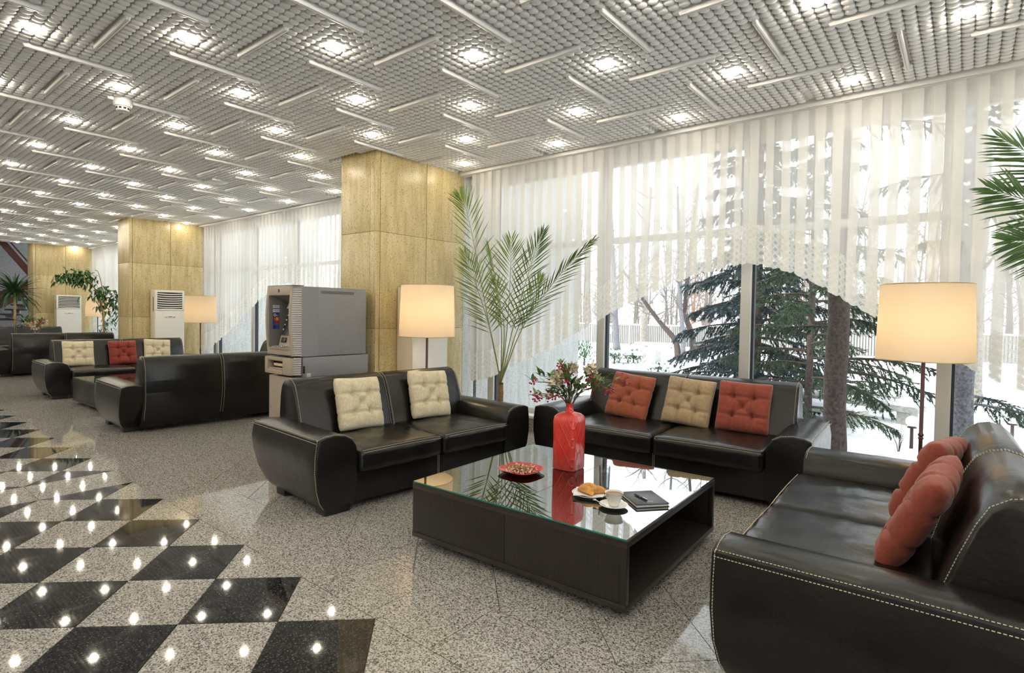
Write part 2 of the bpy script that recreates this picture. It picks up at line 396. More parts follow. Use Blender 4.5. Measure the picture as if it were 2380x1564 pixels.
def checker(x0, xmin, xmax):
    for j in range(0, 19):
        for i in range(-80, 40):
            if (i+j) % 2 == 0: continue
            cx, cy = x0+HX*i, Y0F-HY*j
            if cx < xmin-HX or cx > xmax+HX: continue
            p = diamond(cx, cy, HX, HY)
            for a, b, c in ((0, -1, -Y0F), (1, 0, xmin), (-1, 0, -xmax), (0, 1, YS)):
                p = clip(p, a, b, c)
                if not p: break
            if p and area(p) > .002: tiles.append((p, 'black' if j % 2 else 'light'))
checker(-2.2, -5.53, XE); checker(-6.03, XW, -6.03)
for j in range(9): tiles.append(([(-6.03, Y0F-.636*(j+1)), (-5.53, Y0F-.636*(j+1)), (-5.53, Y0F-.636*j), (-6.03, Y0F-.636*j)], 'light'))
k = 0
while True:
    x = -2.27-.45*54+.45*k; k += 1
    if x > XE: break
    if x+.45 < XW: continue
    tiles.append(([(max(x, XW), Y0F), (min(x+.45, XE), Y0F), (min(x+.45, XE), 2.14), (max(x, XW), 2.14)], 'light'))
for j in range(0, 13):
    for i in range(-80, 30):
        if (i+j) % 2: continue
        p = diamond(-2.104+.3275*i, 2.14+.3275*j, .3275, .3275)
        for a, b, c in ((0, 1, 2.14), (0, -1, -YN), (1, 0, XW), (-1, 0, -XE)):
            p = clip(p, a, b, c)
            if not p: break
        if p and area(p) > .002: tiles.append((p, 'light'))
def cen(p): return (sum(q[0] for q in p)/len(p), sum(q[1] for q in p)/len(p))
rank = []
for t in tiles:
    c = cen(t[0]); q = pj((c[0], c[1], 0))
    vis = q and -120 < q[0] < 2500 and -50 < q[1] < 1750
    hid = (-4.3 < c[0] < -3.7 and 2.6 < c[1] < 4.2) or (-3 < c[0] < -1.3 and 4.95 < c[1]) or c[0] > -.6 or (-6.1 < c[0] < -5.6 and c[1] > 4.3)
    rank.append((0 if (vis and not hid) else 1, -(area(t[0])/q[2]**3) if q else 0))
order = sorted(range(len(tiles)), key=lambda i: rank[i])
keep = [i for i in order if rank[i][0] == 0][:300]; keepset = set(keep); cache = {}
def inset(p, g=.0022):
    c = cen(p); out = []
    n = len(p)
    for i in range(n):                       # move each corner along its bisector
        a, b, d = Vector(p[i-1]), Vector(p[i]), Vector(p[(i+1) % n])
        e1 = (b-a).normalized(); e2 = (d-b).normalized(); n1 = Vector((-e1.y, e1.x)); n2 = Vector((-e2.y, e2.x))
        if n1.dot(Vector(c)-b) < 0: n1 = -n1
        if n2.dot(Vector(c)-b) < 0: n2 = -n2
        m = (n1+n2); m = m/max(.3, m.dot(n1)); out.append(tuple(b+m*g))
    return out
rest = {'light': G(), 'black': G()}
for i, (p, col) in enumerate(tiles):
    c = cen(p); q = inset([(x-c[0], y-c[1]) for x, y in p])
    if i in keepset:
        key = (col, tuple((round(x, 3), round(y, 3)) for x, y in q))
        if key not in cache: cache[key] = G().prism(q, -.02, 0).mesh('floor_tile', 'black_granite' if col == 'black' else 'granite', None)
        link_mesh('black_tile' if col == 'black' else 'granite_tile', cache[key], floor, (c[0], c[1], 0))
    else: rest[col].prism([(x+c[0], y+c[1]) for x, y in q], -.02, 0)
for col, nm in (('light', 'distant_granite_tiles'), ('black', 'distant_black_tiles')):
    o = rest[col].build(nm, 'black_granite' if col == 'black' else 'granite', floor, None); o['kind'] = 'stuff'

# ------------------------------------------------------------------ CEILING
SX, SY, LX, LY = .7168, .7136, -.761, 5.237
ZB = 3.452                                     # plane the bumps hang from
ceiling = struct(G().box(-22.85, XE, YS, 5.95, ZB, ZB+.25).build('ceiling', 'ceiling_white', smooth=None))
g = G()
DP = ((.0352, 0), (.0351, -.026), (.0330, -.0325), (.024, -.0365), (.009, -.038))
for i in range(-5, 15):
    for j in range(-15, 5):
        u, v = i/10, j/10; x, y = u*SX, v*SY
        if (i, j) in ((0, 0), (10, -10)): continue                      # bulbs sit here
        # rows taken by the strips: x = a-.5 from b to b+1 (a+b even), y = b-.5 from a to a+1 (a+b odd)
        skip = False
        if i % 10 == 5:
            a = round(u+.5); b = math.floor(v+1e-6)
            if j % 10 and (a+b) % 2 == 0: skip = True
        if j % 10 == 5:
            b = round(v+.5); a = math.floor(u+1e-6)
            if i % 10 and (a+b) % 2 == 1: skip = True
        if not skip: g.lathe(DP, 12, False, True, (x, y, 0))
        g.lathe(((.012, 0), (.011, -.012), (.006, -.018)), 6, False, True, (x+SX/20, y+SY/20, 0))
dome = g.mesh('ceiling_panel', 'ceiling_white', 50)
for m in range(-16, 3):
    for n in range(0, -7, -1):
        x = LX+2*m*SX; 
        if x-SX/2 < -22.9 or x > XE-.6: continue
        link_mesh('ceiling_panel', dome, ceiling, (x, LY+2*n*SY, ZB))
# strips: rounded bars with a groove, ends chamfered
def strip_geo(L):
    s = G(); hw = .016
    pr = [(-hw, 0), (-hw, -.044), (-hw*.8, -.056), (-hw*.2, -.058), (-hw*.12, -.054), (hw*.12, -.054), (hw*.2, -.058), (hw*.8, -.056), (hw, -.044), (hw, 0)]
    n = len(pr); v = []
    for t, k in ((-L/2, .55), (-L/2+.012, 1), (L/2-.012, 1), (L/2, .55)): v += [(x*(.8 if k < 1 else 1), t, z*k) for x, z in pr]
    f = [tuple(range(n)), tuple(range(4*n-1, 3*n-1, -1))]
    for j in range(3):
        for i in range(n-1): f.append((j*n+i+1, j*n+i, (j+1)*n+i, (j+1)*n+i+1))
    return s.add(v, f)
strip = strip_geo(SX*.985).mesh('ceiling_strip', 'strip_white', 35)
cand = []
for a in range(-31, 6):
    for b in range(-13, 1):
        if (a+b) % 2 == 0: cand.append((LX+(a-.5)*SX, LY+(b+.5)*SY, 0))
        else: cand.append((LX+(a+.5)*SX, LY+(b-.5)*SY, PI/2))
cand = [c for c in cand if -22.6 < c[0] < XE-.4 and YS+.4 < c[1] < 5.5 and not any(px-.75 < c[0] < px+.05 and c[1] > 4.15 for px in (2.9, -5.5, -13.93, -22.4))]
vis = sorted([c for c in cand if inview((c[0], c[1], 3.4), 80)], key=lambda c: pj((c[0], c[1], 3.4))[2])
for c in vis[:300]: link_mesh('ceiling_strip', strip, ceiling, (c[0], c[1], ZB), (0, 0, c[2]))
rs = G()
for c in [c for c in cand if c not in set(vis[:300])]:
    i0 = len(rs.v); s = strip_geo(SX*.985); rs.add(s.v, s.f); rs.xf(Matrix.Translation((c[0], c[1], ZB)) @ Matrix.Rotation(c[2], 4, 'Z'), i0)
if rs.v: o = rs.build('distant_ceiling_strips', 'strip_white', ceiling, 35); o['kind'] = 'stuff'
# lights
bulb = G().ball((0, 0, -.031), .039, 14, 8).mesh('bulb', 'bulb', 180)
ring = G().lathe(((.044, 0), (.045, -.027), (.0425, -.027), (.0415, -.002)), 20, False, False).mesh('socket_ring', 'strip_white', 40)
for a in range(-30, 6):
    for b in range(-13, 1):
        if (a+b) % 2: continue
        x, y = LX+a*SX, LY+b*SY
        if x > XE-.3 or x < -22.5 or y < YS+.3 or any(px-.75 < x < px+.05 and y > 4.1 for px in (2.9, -5.5, -13.93, -22.4)): continue
        t = thing('ceiling_light', 'round warm-white bulb glowing in a gap between the white ceiling bumps', 'ceiling light', (x, y, ZB), 0, 'ceiling bulbs in the staggered grid')
        link_mesh('bulb', bulb, t); link_mesh('socket_ring', ring, t)
# smoke detector + vent grille
t = thing('smoke_detector', 'white round smoke detector hanging below the ceiling bumps', 'smoke detector', (-6.13, 1.80, 3.392)); t.scale = (1.25, 1.25, 1.25)
G().lathe(((.055, .045), (.06, 0), (.06, -.02), (.052, -.032)), 24).build('base', 'trim_white', t)
G().lathe(((.046, -.032), (.044, -.05), (.036, -.062), (.02, -.066)), 24).build('sensor_head', 'trim_white', t)
s = G()
for i in range(10):
    a = 2*PI*i/10; i0 = len(s.v); s.box(.040, .0465, -.008, .008, -.052, -.04); s.xf(Matrix.Rotation(a, 4, 'Z'), i0)
s.build('vent_slots', 'ac_dark', t)
t = thing('ceiling_vent', 'small flat grey square plate among the ceiling bumps, far back', 'vent', (-8.8, 3.797, 3.40))
G().cbox(-.13, .13, -.13, .13, -.008, .05).build('plate', 'aluminium', t)
# cornice
struct(G().box(-22.4, XE, 5.60, 5.72, 3.385, 3.46).build('trim_1', 'trim_white', smooth=None))

# ------------------------------------------------------------------ WALLS
struct(G().box(XE, XE+.2, YS, 5.95, -.3, .25).box(XE, XE+.2, YS, 5.95, 3.3, 3.7).build('wall_right', 'plain_wall', smooth=None))
wr_ = struct(G().box(XE+.06, XE+.14, YS, 5.95, .25, .31).box(XE+.06, XE+.14, YS, 5.95, 3.22, 3.3).build('window_4', 'aluminium', smooth=None))  # unseen window wall, added to bring more daylight indoors
for k in range(7):
    y = YS+.05+k*1.62; G().cbox(XE+.05, XE+.15, y-.05, y+.05, .25, 3.3, .004).build('mullion', 'aluminium', wr_)
    if k < 6: G().box(XE+.098, XE+.102, y+.05, y+1.57, .31, 3.22).build('pane', 'window_glass', wr_, None)
struct(G().box(-27.1, XE+.2, YS-.2, YS, 0, 3.7).build('wall_back', 'plain_wall', smooth=None))
struct(G().box(-27.2, -27.0, YS-.2, 6.6, 0, 5.6).build('wall_far', 'stair_stone', smooth=None))
ws_ = struct(G().box(-27.1, -22.9, 5.95, 6.2, -.3, .3).box(-27.1, -22.9, 5.95, 6.2, 5.3, 5.6).build('wall_stairs_added_glass', 'stair_stone', smooth=None))
for x in (-26.9, -25.5, -24.2, -23.0): G().cbox(x-.05, x+.05, 6.0, 6.1, .3, 5.3, .004).build('mullion', 'aluminium', ws_)  # glazing in this wall is added to let daylight into the stair hall
for x0, x1 in ((-26.85, -25.55), (-25.45, -24.25), (-24.15, -23.05)): G().box(x0, x1, 6.048, 6.052, .3, 5.3).build('pane', 'window_glass', ws_, None)
struct(G().box(-27.2, -22.85, YS-.2, 6.2, 5.6, 5.8).build('ceiling_stairs', 'plain_wall', smooth=None))
struct(G().box(-22.9, -22.84, YS, 5.95, 3.46, 5.6).build('wall_bulkhead', 'plain_wall', smooth=None))
# wall strip above and granite plinth below the windows
struct(G().box(-22.9, XE+.2, 5.84, 5.98, 3.30, 3.75).build('wall_window', 'trim_white', smooth=None))
bb = struct(G().box(-22.9, XE, 5.72, 6.0, -.3, .17).build('baseboard_window', 'granite', smooth=None))
G().cbox(-22.9, XE, 5.68, 6.0, .17, .205, .006).build('sill', 'trim_white', bb)

# ------------------------------------------------------------------ PILLARS (travertine slabs)
def pillar(xf, n):
    p = thing('pillar', ['golden travertine pillar beside the grey cash machine, nearest', 'speckled travertine pillar in the middle distance behind the seated lounge group', 'farthest travertine pillar beside the staircase', 'travertine pillar at the right end of the window'][n], 'pillar', (xf, 4.2, 0))
    p['kind'] = 'structure'
    G().box(-.70, -.012, .012, 1.75, 0, 3.5).build('core', 'grout', p, None)
    zs = (0, .14, 1.29, 2.46, 3.5)
    for z0, z1 in zip(zs, zs[1:]):
        for y0, y1 in ((0, .06), (.064, .80), (.804, 1.50)):
            G().cbox(-.03, 0, y0+.0015, y1-.0015, z0+.0015, z1-.0015, .003).build('stone_slab', 'travertine', p)
            G().cbox(-.715, -.685, y0+.0015, y1-.0015, z0+.0015, z1-.0015, .003).build('stone_slab', 'travertine', p)
        for x0, x1 in ((-.112, -.032), (-.683, -.116)):
            G().cbox(x0, x1, 0, .03, z0+.0015, z1-.0015, .003).build('stone_slab', 'travertine', p)
    G().box(-.70, 0, 1.502, 1.74, 0, 3.5).build('concrete_end', 'concrete', p, None)
    G().box(-.70, 0, 1.80, 4.55, -.6, 4.2).build('outer_fin', 'concrete', p, None)
PX = (-5.5, -13.93, -22.4, 2.93)
for i, x in enumerate(PX): pillar(x, i)

# ------------------------------------------------------------------ WINDOWS
def window(n, x0, x1, mull):
    fr = G().box(x0, x1, 5.85, 5.92, 3.22, 3.32).box(x0, x1, 5.85, 5.92, .205, .27)
    w = struct(fr.build('window_%d' % n, 'aluminium', smooth=None))
    for i, x in enumerate(mull):
        m = G().cbox(x-.05, x+.05, 5.82, 5.92, .205, 3.3, .004).build('mullion', 'aluminium', w)
        G().box(x+.05, x+.072, 5.86, 5.915, .27, 3.22).build('gasket', 'gasket', m, None)
    ed = [x0]+[x for x in mull]+[x1]
    for a, b in zip(ed, ed[1:]):
        if b-a < .3: continue
        G().box(a+.05, b-.05, 5.85, 5.92, 2.33, 2.40).build('transom', 'aluminium', w, None)
        G().box(a+.07, b-.05, 5.883, 5.887, .27, 2.33).build('pane', 'window_glass', w, None)
        G().box(a+.07, b-.05, 5.883, 5.887, 2.40, 3.22).build('pane', 'window_glass', w, None)
window(1, -5.48, 2.2, (-5.07, -3.36, -1.715, -.13, 1.5))
window(2, -13.9, -6.22, (-13.5, -11.8, -10.15, -8.5, -6.9))
window(3, -22.4, -14.65, (-21.9, -20.2, -18.55, -16.9, -15.3))

# ------------------------------------------------------------------ CURTAINS
ARCH = ((-5.6, .50), (-5.0, .60), (-4.5, .83), (-3.85, 1.12), (-3.25, 1.46), (-2.72, 1.70), (-2.25, 1.90), (-1.65, 2.02), (-1.24, 1.90), (-.88, 1.69), (-.59, 1.50), (.15, 1.06), (.33, .97), (.8, .82), (1.5, .65), (2.3, .52))
def arch(x):
    for (a, za), (b, zb) in zip(ARCH, ARCH[1:]):
        if x <= b:
            t = max(0, (x-a)/(b-a)); return lerp(za, zb, t)
    return ARCH[-1][1]
def curtain(x0, x1, off, label, yc=5.645, seed=1):
    rnd = random.Random(seed); Pd = .14; top = 3.385
    pts = []; x = x0; u = 0
    while x < x1-.01:
        wf = Pd*rnd.uniform(.48, .60)
        for dx, y in ((0, 0), (wf, .002), (0, .016), (wf, .030)):
            pts.append((x+dx, yc+y))
        x += Pd
    pts.append((x, yc))
    us = [0]
    for p, q in zip(pts, pts[1:]): us.append(us[-1]+math.hypot(q[0]-p[0], q[1]-p[1]))
    # subdivide every run once for the scallops
    P2 = []; 
    for i, (p, q) in enumerate(zip(pts, pts[1:])):
        for k in range(4): t = k/4; P2.append((lerp(p[0], q[0], t), lerp(p[1], q[1], t), lerp(us[i], us[i+1], t)))
    P2.append((pts[-1][0], pts[-1][1], us[-1]))
    root = thing('curtain', label, 'curtain', (0, 0, 0))
    A = G(); L = G(); L.uv = []; NR = 10
    sway = [rnd.uniform(-1, 1) for _ in range(len(P2)//16+2)]
    for i, (x, y, uu) in enumerate(P2):
        zb = arch(x-off)+.385; sw = sway[i//16]
        for r in range(NR):
            t = r/(NR-1); z = lerp(top, zb, t); A.v.append((x+.012*sw*t*t, y+.012*sin(uu*9)*t*t, z))
        sc_ = abs(sin(PI*uu/.10))*.028
        for r in range(5):
            t = r/4; z = lerp(zb+.003, arch(x-off)+.028-sc_, t); L.v.append((x+.012*sw*(1+.1*t), y+.012*sin(uu*9), z)); L.uv.append((uu, .385*(1-t)-sc_*t))
    for i in range(len(P2)-1):
        for r in range(NR-1): A.f.append((i*NR+r, i*NR+r+1, (i+1)*NR+r+1, (i+1)*NR+r))
        for r in range(4): L.f.append((i*5+r, i*5+r+1, (i+1)*5+r+1, (i+1)*5+r))
    A.build('sheer_panel', 'sheer', root, 60); o = L.build('lace_border', 'lace', root, 60); o['label'] = 'cream lace border with scalloped edge'
    G().box(x0-.05, x1+.05, yc-.01, yc+.04, top-.004, top+.03).build('curtain_rail', 'trim_white', root, None)
    return root
curtain(-5.30, 2.12, 0, 'cream sheer pleated curtain with arched lace hem behind the nearest sofas', seed=3)
curtain(-13.75, -6.35, -8.42, 'white sheer pleated curtain seen between the cash machine and the middle pillar', seed=4)
curtain(-22.2, -14.8, -16.9, 'narrow strip of white sheer curtain beside the farthest pillar', seed=5)
# ------------------------------------------------------------------ SOFAS
def dashes(g, path, r=.0017, ln=.0085, step=.0135, keepr=False):
    path = [Vector(p) for p in path]; acc = 0; nxt = 0
    for a, b in zip(path, path[1:]):
        L = (b-a).length
        if L < 1e-6: continue
        d = (b-a)/L
        while nxt < acc+L:
            p = a+d*(nxt-acc); u = d.orthogonal().normalized()*r; v = d.cross(u).normalized()*r; e = d*ln
            g.add([p+u, p+v, p-u, p-v, p+e+u, p+e+v, p+e-u, p+e-v], [(0, 1, 5, 4), (1, 2, 6, 5), (2, 3, 7, 6), (3, 0, 4, 7), (3, 2, 1, 0), (4, 5, 6, 7)])
            nxt += step
        acc += L
AW = .33
ARMP = ((0, .058), (0, .25), (0, .43), (.010, .495), (.045, .553), (.105, .585), (.185, .597), (.262, .592), (.318, .574), (.334, .46), (.336, .34), (.320, .21), (.288, .112), (.250, .058))
def arm_y(z, t):
    y0 = .05*max(0, (.32-z)/.32)**2
    y1 = 1.10-.27*max(0, (.50-z)/.50)**1.7-.10*max(0, (z-.54)/.06)**2*.3
    return lerp(y0, y1, t)
BACKP = ((.62, .30), (.70, .43), (.735, .56), (.775, .68), (.82, .80), (.855, .865), (.90, .902), (.955, .915), (1.01, .90), (1.05, .86), (1.075, .78), (1.092, .62), (1.10, .48), (1.075, .30), (1.03, .15), (.985, .06), (.70, .06))
def make_sofa(name, ih):
    root = thing(name, 'black leather sofa', 'sofa', (0, 0, 0))
    # base rail
    g = G().cbox(-ih-.01, ih+.01, .035, .95, .06, .315, .012).build('base', 'leather', root)
    s = G()
    for dx in (-.007, .007): dashes(s, [(dx, .0335, .29), (dx, .0335, .05)])
    s.build('stitching', 'thread', g)['kind'] = 'stuff'
    for sg in (-1, 1):
        # seat cushion
        def wr(q, u, sg=sg):
            k = max(0, u[2])
            q[2] += k*(.006*sin(9*u[0]+3*u[1]+sg)*(1-u[0]**2)+.004*sin(17*u[1]+5*u[0]*sg))*(1-u[1]**2)
            q[1] += .006*sin(11*u[0]+2*sg)*(1 if u[1] < -.9 else 0)
            return q
        c = G().soft(ih/2-.004, .385, .088, .042, 12, (0, .008, .020), (sg*ih/2, .352, .372), wr).build('seat_cushion', 'leather', root, 60)
        s = G(); x0, x1 = sg*ih/2-ih/2+.03, sg*ih/2+ih/2-.03
        for zz, yy in ((.4525, -.020), (.438, -.031)): dashes(s, [(lerp(x0, x1, i/12), yy-.002*(1-(i/6-1)**2), zz+.006*(1-(i/6-1)**2)) for i in range(13)])
        s.build('stitching', 'thread', c)['kind'] = 'stuff'
        # backrest half
        b = G(); n = len(BACKP); xa, xb = sg*.0015, sg*(ih+.10); st = (0, .012, .5, .988, 1)
        for k, t in enumerate(st):
            x = lerp(xa, xb, t); q = .010 if k == 0 else (.022 if k == 4 else 0)
            for y, z in BACKP: b.v.append((x, lerp(y, .90, q*3), lerp(z, .5, q*1.2)))
        for k in range(4):
            for i in range(n):
                j = (i+1) % n; f = (k*n+i, k*n+j, (k+1)*n+j, (k+1)*n+i); b.f.append(f if sg < 0 else f[::-1])
        b.f += [tuple(range(n)), tuple(range(5*n-1, 4*n-1, -1))]
        b = sharp_bevel(b, .012, 3, 50); bo = b.build('backrest', 'leather', root, 55)
        s = G(); off = lambda y, z: (y-.004 if y < .9 else y+.004, z+(.004 if z > .85 else 0))
        for xx in (sg*.014, sg*(ih+.078)): dashes(s, [(xx, *off(y, z)) for y, z in BACKP[1:-2]])
        s.build('stitching', 'thread', bo)['kind'] = 'stuff'
        # arm
        a = G(); n = len(ARMP); NS = 8
        for k in range(NS+1):
            for d, z in ARMP: a.v.append((sg*(ih+d), arm_y(z, k/NS), z-(.012*max(0, (k/NS-.75)*4)**2 if z > .5 else 0)))
        for k in range(NS):
            for i in range(n):
                j = (i+1) % n; f = (k*n+i, k*n+j, (k+1)*n+j, (k+1)*n+i); a.f.append(f if sg < 0 else f[::-1])
        a.f += [tuple(range(n)), tuple(range((NS+1)*n-1, NS*n-1, -1))]
        a = sharp_bevel(a, .010, 3, 42); ao = a.build('armrest', 'leather', root, 50)
        s = G()
        fr = [(sg*(ih+d), arm_y(z, 0)-.0005, z) for d, z in ARMP]
        top = [p for p in fr if p[2] > .42]
        dashes(s, [(p[0], p[1]+.016, p[2]+(.0015 if p[2] > .55 else 0)) for p in top if p[2] > .5])
        e = [(sg*(ih+.3245), arm_y(.573, t/8)+.012*(1-t/4), .5705) for t in range(9)]; dashes(s, [(p[0]-sg*.010, p[1], p[2]+.0065) for p in e]); dashes(s, [(p[0]+sg*.0055, p[1], p[2]-.016) for p in e])
        dashes(s, [(p[0]+sg*.0015, p[1]+.014, p[2]) for p in fr[8:]])
        s.build('stitching', 'thread', ao)['kind'] = 'stuff'
        for y in (.055, .70):
            xa_, xb_ = sorted((sg*(ih+.03), sg*(ih+.235))); G().cbox(xa_, xb_, y, y+.14, 0, .075, .004).build('foot', 'foot_black', root)
    return root
S2 = make_sofa('leather_sofa', .805)
S3 = make_sofa('leather_sofa', .915)
SG = 'black leather sofas of the lounge'
S2.location = (-3.45, 3.335, 0); S2.rotation_euler = (0, 0, rad(86)); S2['label'] = 'black leather sofa with two cream cushions, left of the coffee table'; S2['group'] = SG
S3.location = (-2.10, 4.575, 0); S3.rotation_euler = (0, 0, rad(3.2)); S3['label'] = 'black leather sofa in front of the window holding two rust cushions and one beige'; S3['group'] = SG
place(S2, (-.80, 3.35, 0), rad(-88), 'black leather sofa in the right foreground, seen over its armrest', SG)
place(S2, (-8.60, 3.36, 0), rad(-92), 'black leather sofa showing its back, left of the cash machine', SG)
place(S3, (-11.25, 3.50, 0), rad(88), 'black leather sofa with cream, red and cream cushions in a row', SG)
place(S2, (-16.45, 3.45, 0), rad(-91), 'distant black sofa turned away, just behind the red-cushioned sofa', SG)
place(S3, (-19.4, 3.40, 0), rad(89), 'farthest black sofa, partly hidden behind the vase of flowers', SG)
place(S2, (-9.75, 4.66, 0), rad(2), 'sofa by the second window, nearly hidden behind the sofa back', SG)

# ------------------------------------------------------------------ CUSHIONS
def cushion_mesh(mname, seed, sz=.235, th=.072):
    rnd = random.Random(seed); n = 36; g = G()
    tuf = [(0, 0)]+[(sx*.36, sy*.36) for sx in (-1, 1) for sy in (-1, 1)]
    jit = [(rnd.uniform(-.03, .03), rnd.uniform(-.03, .03)) for _ in tuf]
    ph = rnd.uniform(0, 6)
    def T(u, v):
        e = max(0, (1-abs(u)**5))**.5*max(0, (1-abs(v)**5))**.5
        t = th*e
        for (a, b), (ja, jb) in zip(tuf, jit):
            d = math.hypot(u-a-ja, v-b-jb); t -= .046*math.exp(-(d/.075)**2)+.020*math.exp(-(d/.2)**2)
        for a in (-.36, .36):
            t -= .026*math.exp(-((u-a)/.042)**2)*(1 if abs(v) > .30 else .6)*e+.026*math.exp(-((v-a)/.042)**2)*(1 if abs(u) > .30 else .6)*e
        t -= .014*math.exp(-((abs(u)-abs(v))/.05)**2)*(1 if max(abs(u), abs(v)) < .36 else 0)
        t += .004*sin(23*v+ph+5*u)*e*abs(u)**2+.003*sin(19*u-ph)*e*abs(v)**2
        return max(t, .006*e)
    for sd in (-1, 1):
        i0 = len(g.v)
        for i in range(n+1):
            for j in range(n+1):
                u, v = -1+2*i/n, -1+2*j/n
                u = math.copysign(abs(u)**.85, u); v = math.copysign(abs(v)**.85, v)
                pin = 1-.045*(1-v*v)*(abs(u)**3); pv = 1-.045*(1-u*u)*(abs(v)**3)
                cr = 1-.035*(abs(u)*abs(v))**6
                g.v.append((u*sz*pin*cr, sd*T(u, v), v*sz*pv*cr+sz))
        for i in range(n):
            for j in range(n):
                a = i0+i*(n+1)+j; q = (a, a+n+1, a+n+2, a+1); g.f.append(q if sd < 0 else q[::-1])
    # weld rims
    bm = bmesh.new(); vs = [bm.verts.new(p) for p in g.v]
    for q in g.f: bm.faces.new([vs[i] for i in q])
    bmesh.ops.remove_doubles(bm, verts=bm.verts[:], dist=1e-5); o = G(); o.bm(bm)
    return o.mesh('tufted_cushion', mname, 180)
CM = {c: cushion_mesh(c, i+3) for i, c in enumerate(('cream_fabric', 'terracotta_fabric', 'rust_fabric', 'beige_fabric', 'red_fabric'))}
def cushion(col, loc, rz, tilt=-17, roll=0, label='', sc=1):
    o = link_mesh('tufted_cushion', CM[col], None, loc, (rad(tilt), rad(roll), rz)); o.scale = (sc, sc, sc)
    return tag(o, label, 'cushion', 'tufted square cushions on the sofas')
ZS = .472
r = rad(86)
cushion('cream_fabric', (-4.095, 3.005, ZS-.012), r+rad(4), -16, 2, 'cream tufted cushion on the left sofa, nearer the open hall')
cushion('cream_fabric', (-4.055, 3.795, ZS-.012), r, -16, 3, 'cream tufted cushion on the left sofa, nearer the palm', 1.02)
r = rad(3.2)
cushion('rust_fabric', (-2.665, 5.125, ZS-.012), r-rad(4), -21, 5, 'rust tufted cushion leaning right behind the berry sprigs')
cushion('beige_fabric', (-2.06, 5.165, ZS-.012), r, -20, 4, 'beige linen tufted cushion in the middle of the window sofa')
cushion('terracotta_fabric', (-1.545, 5.195, ZS-.012), r, -17, 1, 'square terracotta cushion at the right end of the window sofa')
r = rad(-88)
cushion('terracotta_fabric', (-.235, 3.04, ZS-.012), r-rad(8), -26, 6, 'front terracotta cushion on the right foreground sofa')
cushion('terracotta_fabric', (-.225, 3.68, ZS-.012), r-rad(14), -24, -3, 'rear terracotta cushion on the right foreground sofa')
r = rad(88)
cushion('cream_fabric', (-11.91, 2.84, ZS-.012), r, -16, 1, 'cream cushion beside the arm of the distant red-cushioned sofa', .98)
cushion('red_fabric', (-11.91, 3.51, ZS-.012), r, -16, -1, 'dark red tufted cushion between two distant cream cushions', .95)
cushion('cream_fabric', (-11.90, 4.05, ZS-.012), r, -16, 4, 'distant cream cushion overlapped by the sofa back in front', .98)
cushion('cream_fabric', (-9.13, 5.27, ZS+.02), rad(2), -17, 14, 'sliver of cream cushion peeking out left of the cash machine')

# ------------------------------------------------------------------ COFFEE TABLES
def make_table():
    t = thing('coffee_table', 'dark wood coffee table', 'table', (0, 0, 0))
    hx, hy, zb, zt = .75, .675, .056, .40
    for x0, x1 in ((-.58, -.13), (.13, .58)): G().box(x0, x1, -hy+.17, hy-.17, 0, zb).build('plinth', 'foot_black', t, None)
    G().cbox(-hx, hx, -hy, hy, zb, zb+.03, .0015).build('bottom_board', 'wenge_flat', t)
    G().cbox(-hx, hx, -hy, hy, zt-.032, zt, .0015).build('top_board', 'wenge_flat', t)
    z0, z1 = zb+.03, zt-.032
    for x0, x1 in ((-hx+.002, -.0012), (.0012, hx-.032)): G().cbox(x0, x1, -hy+.003, -hy+.021, z0+.001, z1-.001, .0012).build('front_panel', 'wenge', t)
    for y0 in (-hy, hy-.03): G().cbox(hx-.03, hx, y0, y0+.03, z0, z1, .0012).build('stile', 'wenge', t)
    G().cbox(-hx+.002, hx-.032, hy-.021, hy-.003, z0, z1, .0012).build('back_panel', 'wenge', t)
    G().cbox(-hx, -hx+.02, -hy+.022, hy-.022, z0, z1, .0012).build('side_panel', 'wenge', t)
    G().cbox(.12, .138, -hy+.022, hy-.022, z0, z1, .0012).build('partition', 'wenge', t)
    for x0, x1 in ((-hx+.004, -.0015), (.0015, hx-.004)):
        p = G().box(x0, x1, -hy+.004, hy-.004, zt+.004, zt+.0119).build('glass_pane', 'table_glass', t, None)
        G().box(x0, x1, -hy+.0030, -hy+.0040, zt+.0042, zt+.0117).build('glass_edge', 'glass_edge', p, None); G().box(x0, x1, hy-.004, hy-.003, zt+.0042, zt+.0117).build('glass_edge', 'glass_edge', p, None)
    for x in (-.6, -.1, .1, .6):
        for y in (-.5, .5): G().lathe(((.008, zt), (.008, zt+.004)), 10, c=(x, y, 0)).build('glass_bumper', 'clear_glass', t)
    return t
T = make_table(); T.location = (-2.015, 3.10, 0); T.rotation_euler = (0, 0, rad(1.9)); T['label'] = 'low dark wood coffee table with two glass panes, in the foreground'; T['group'] = 'low glass-topped coffee tables'
place(T, (-9.93, 3.15, 0), rad(1), 'far glass coffee table showing a corner above the sofa arm', 'low glass-topped coffee tables')
place(T, (-18.0, 3.4, 0), 0, 'farthest coffee table, under the distant vase of flowers', 'low glass-topped coffee tables')
ZT = .412

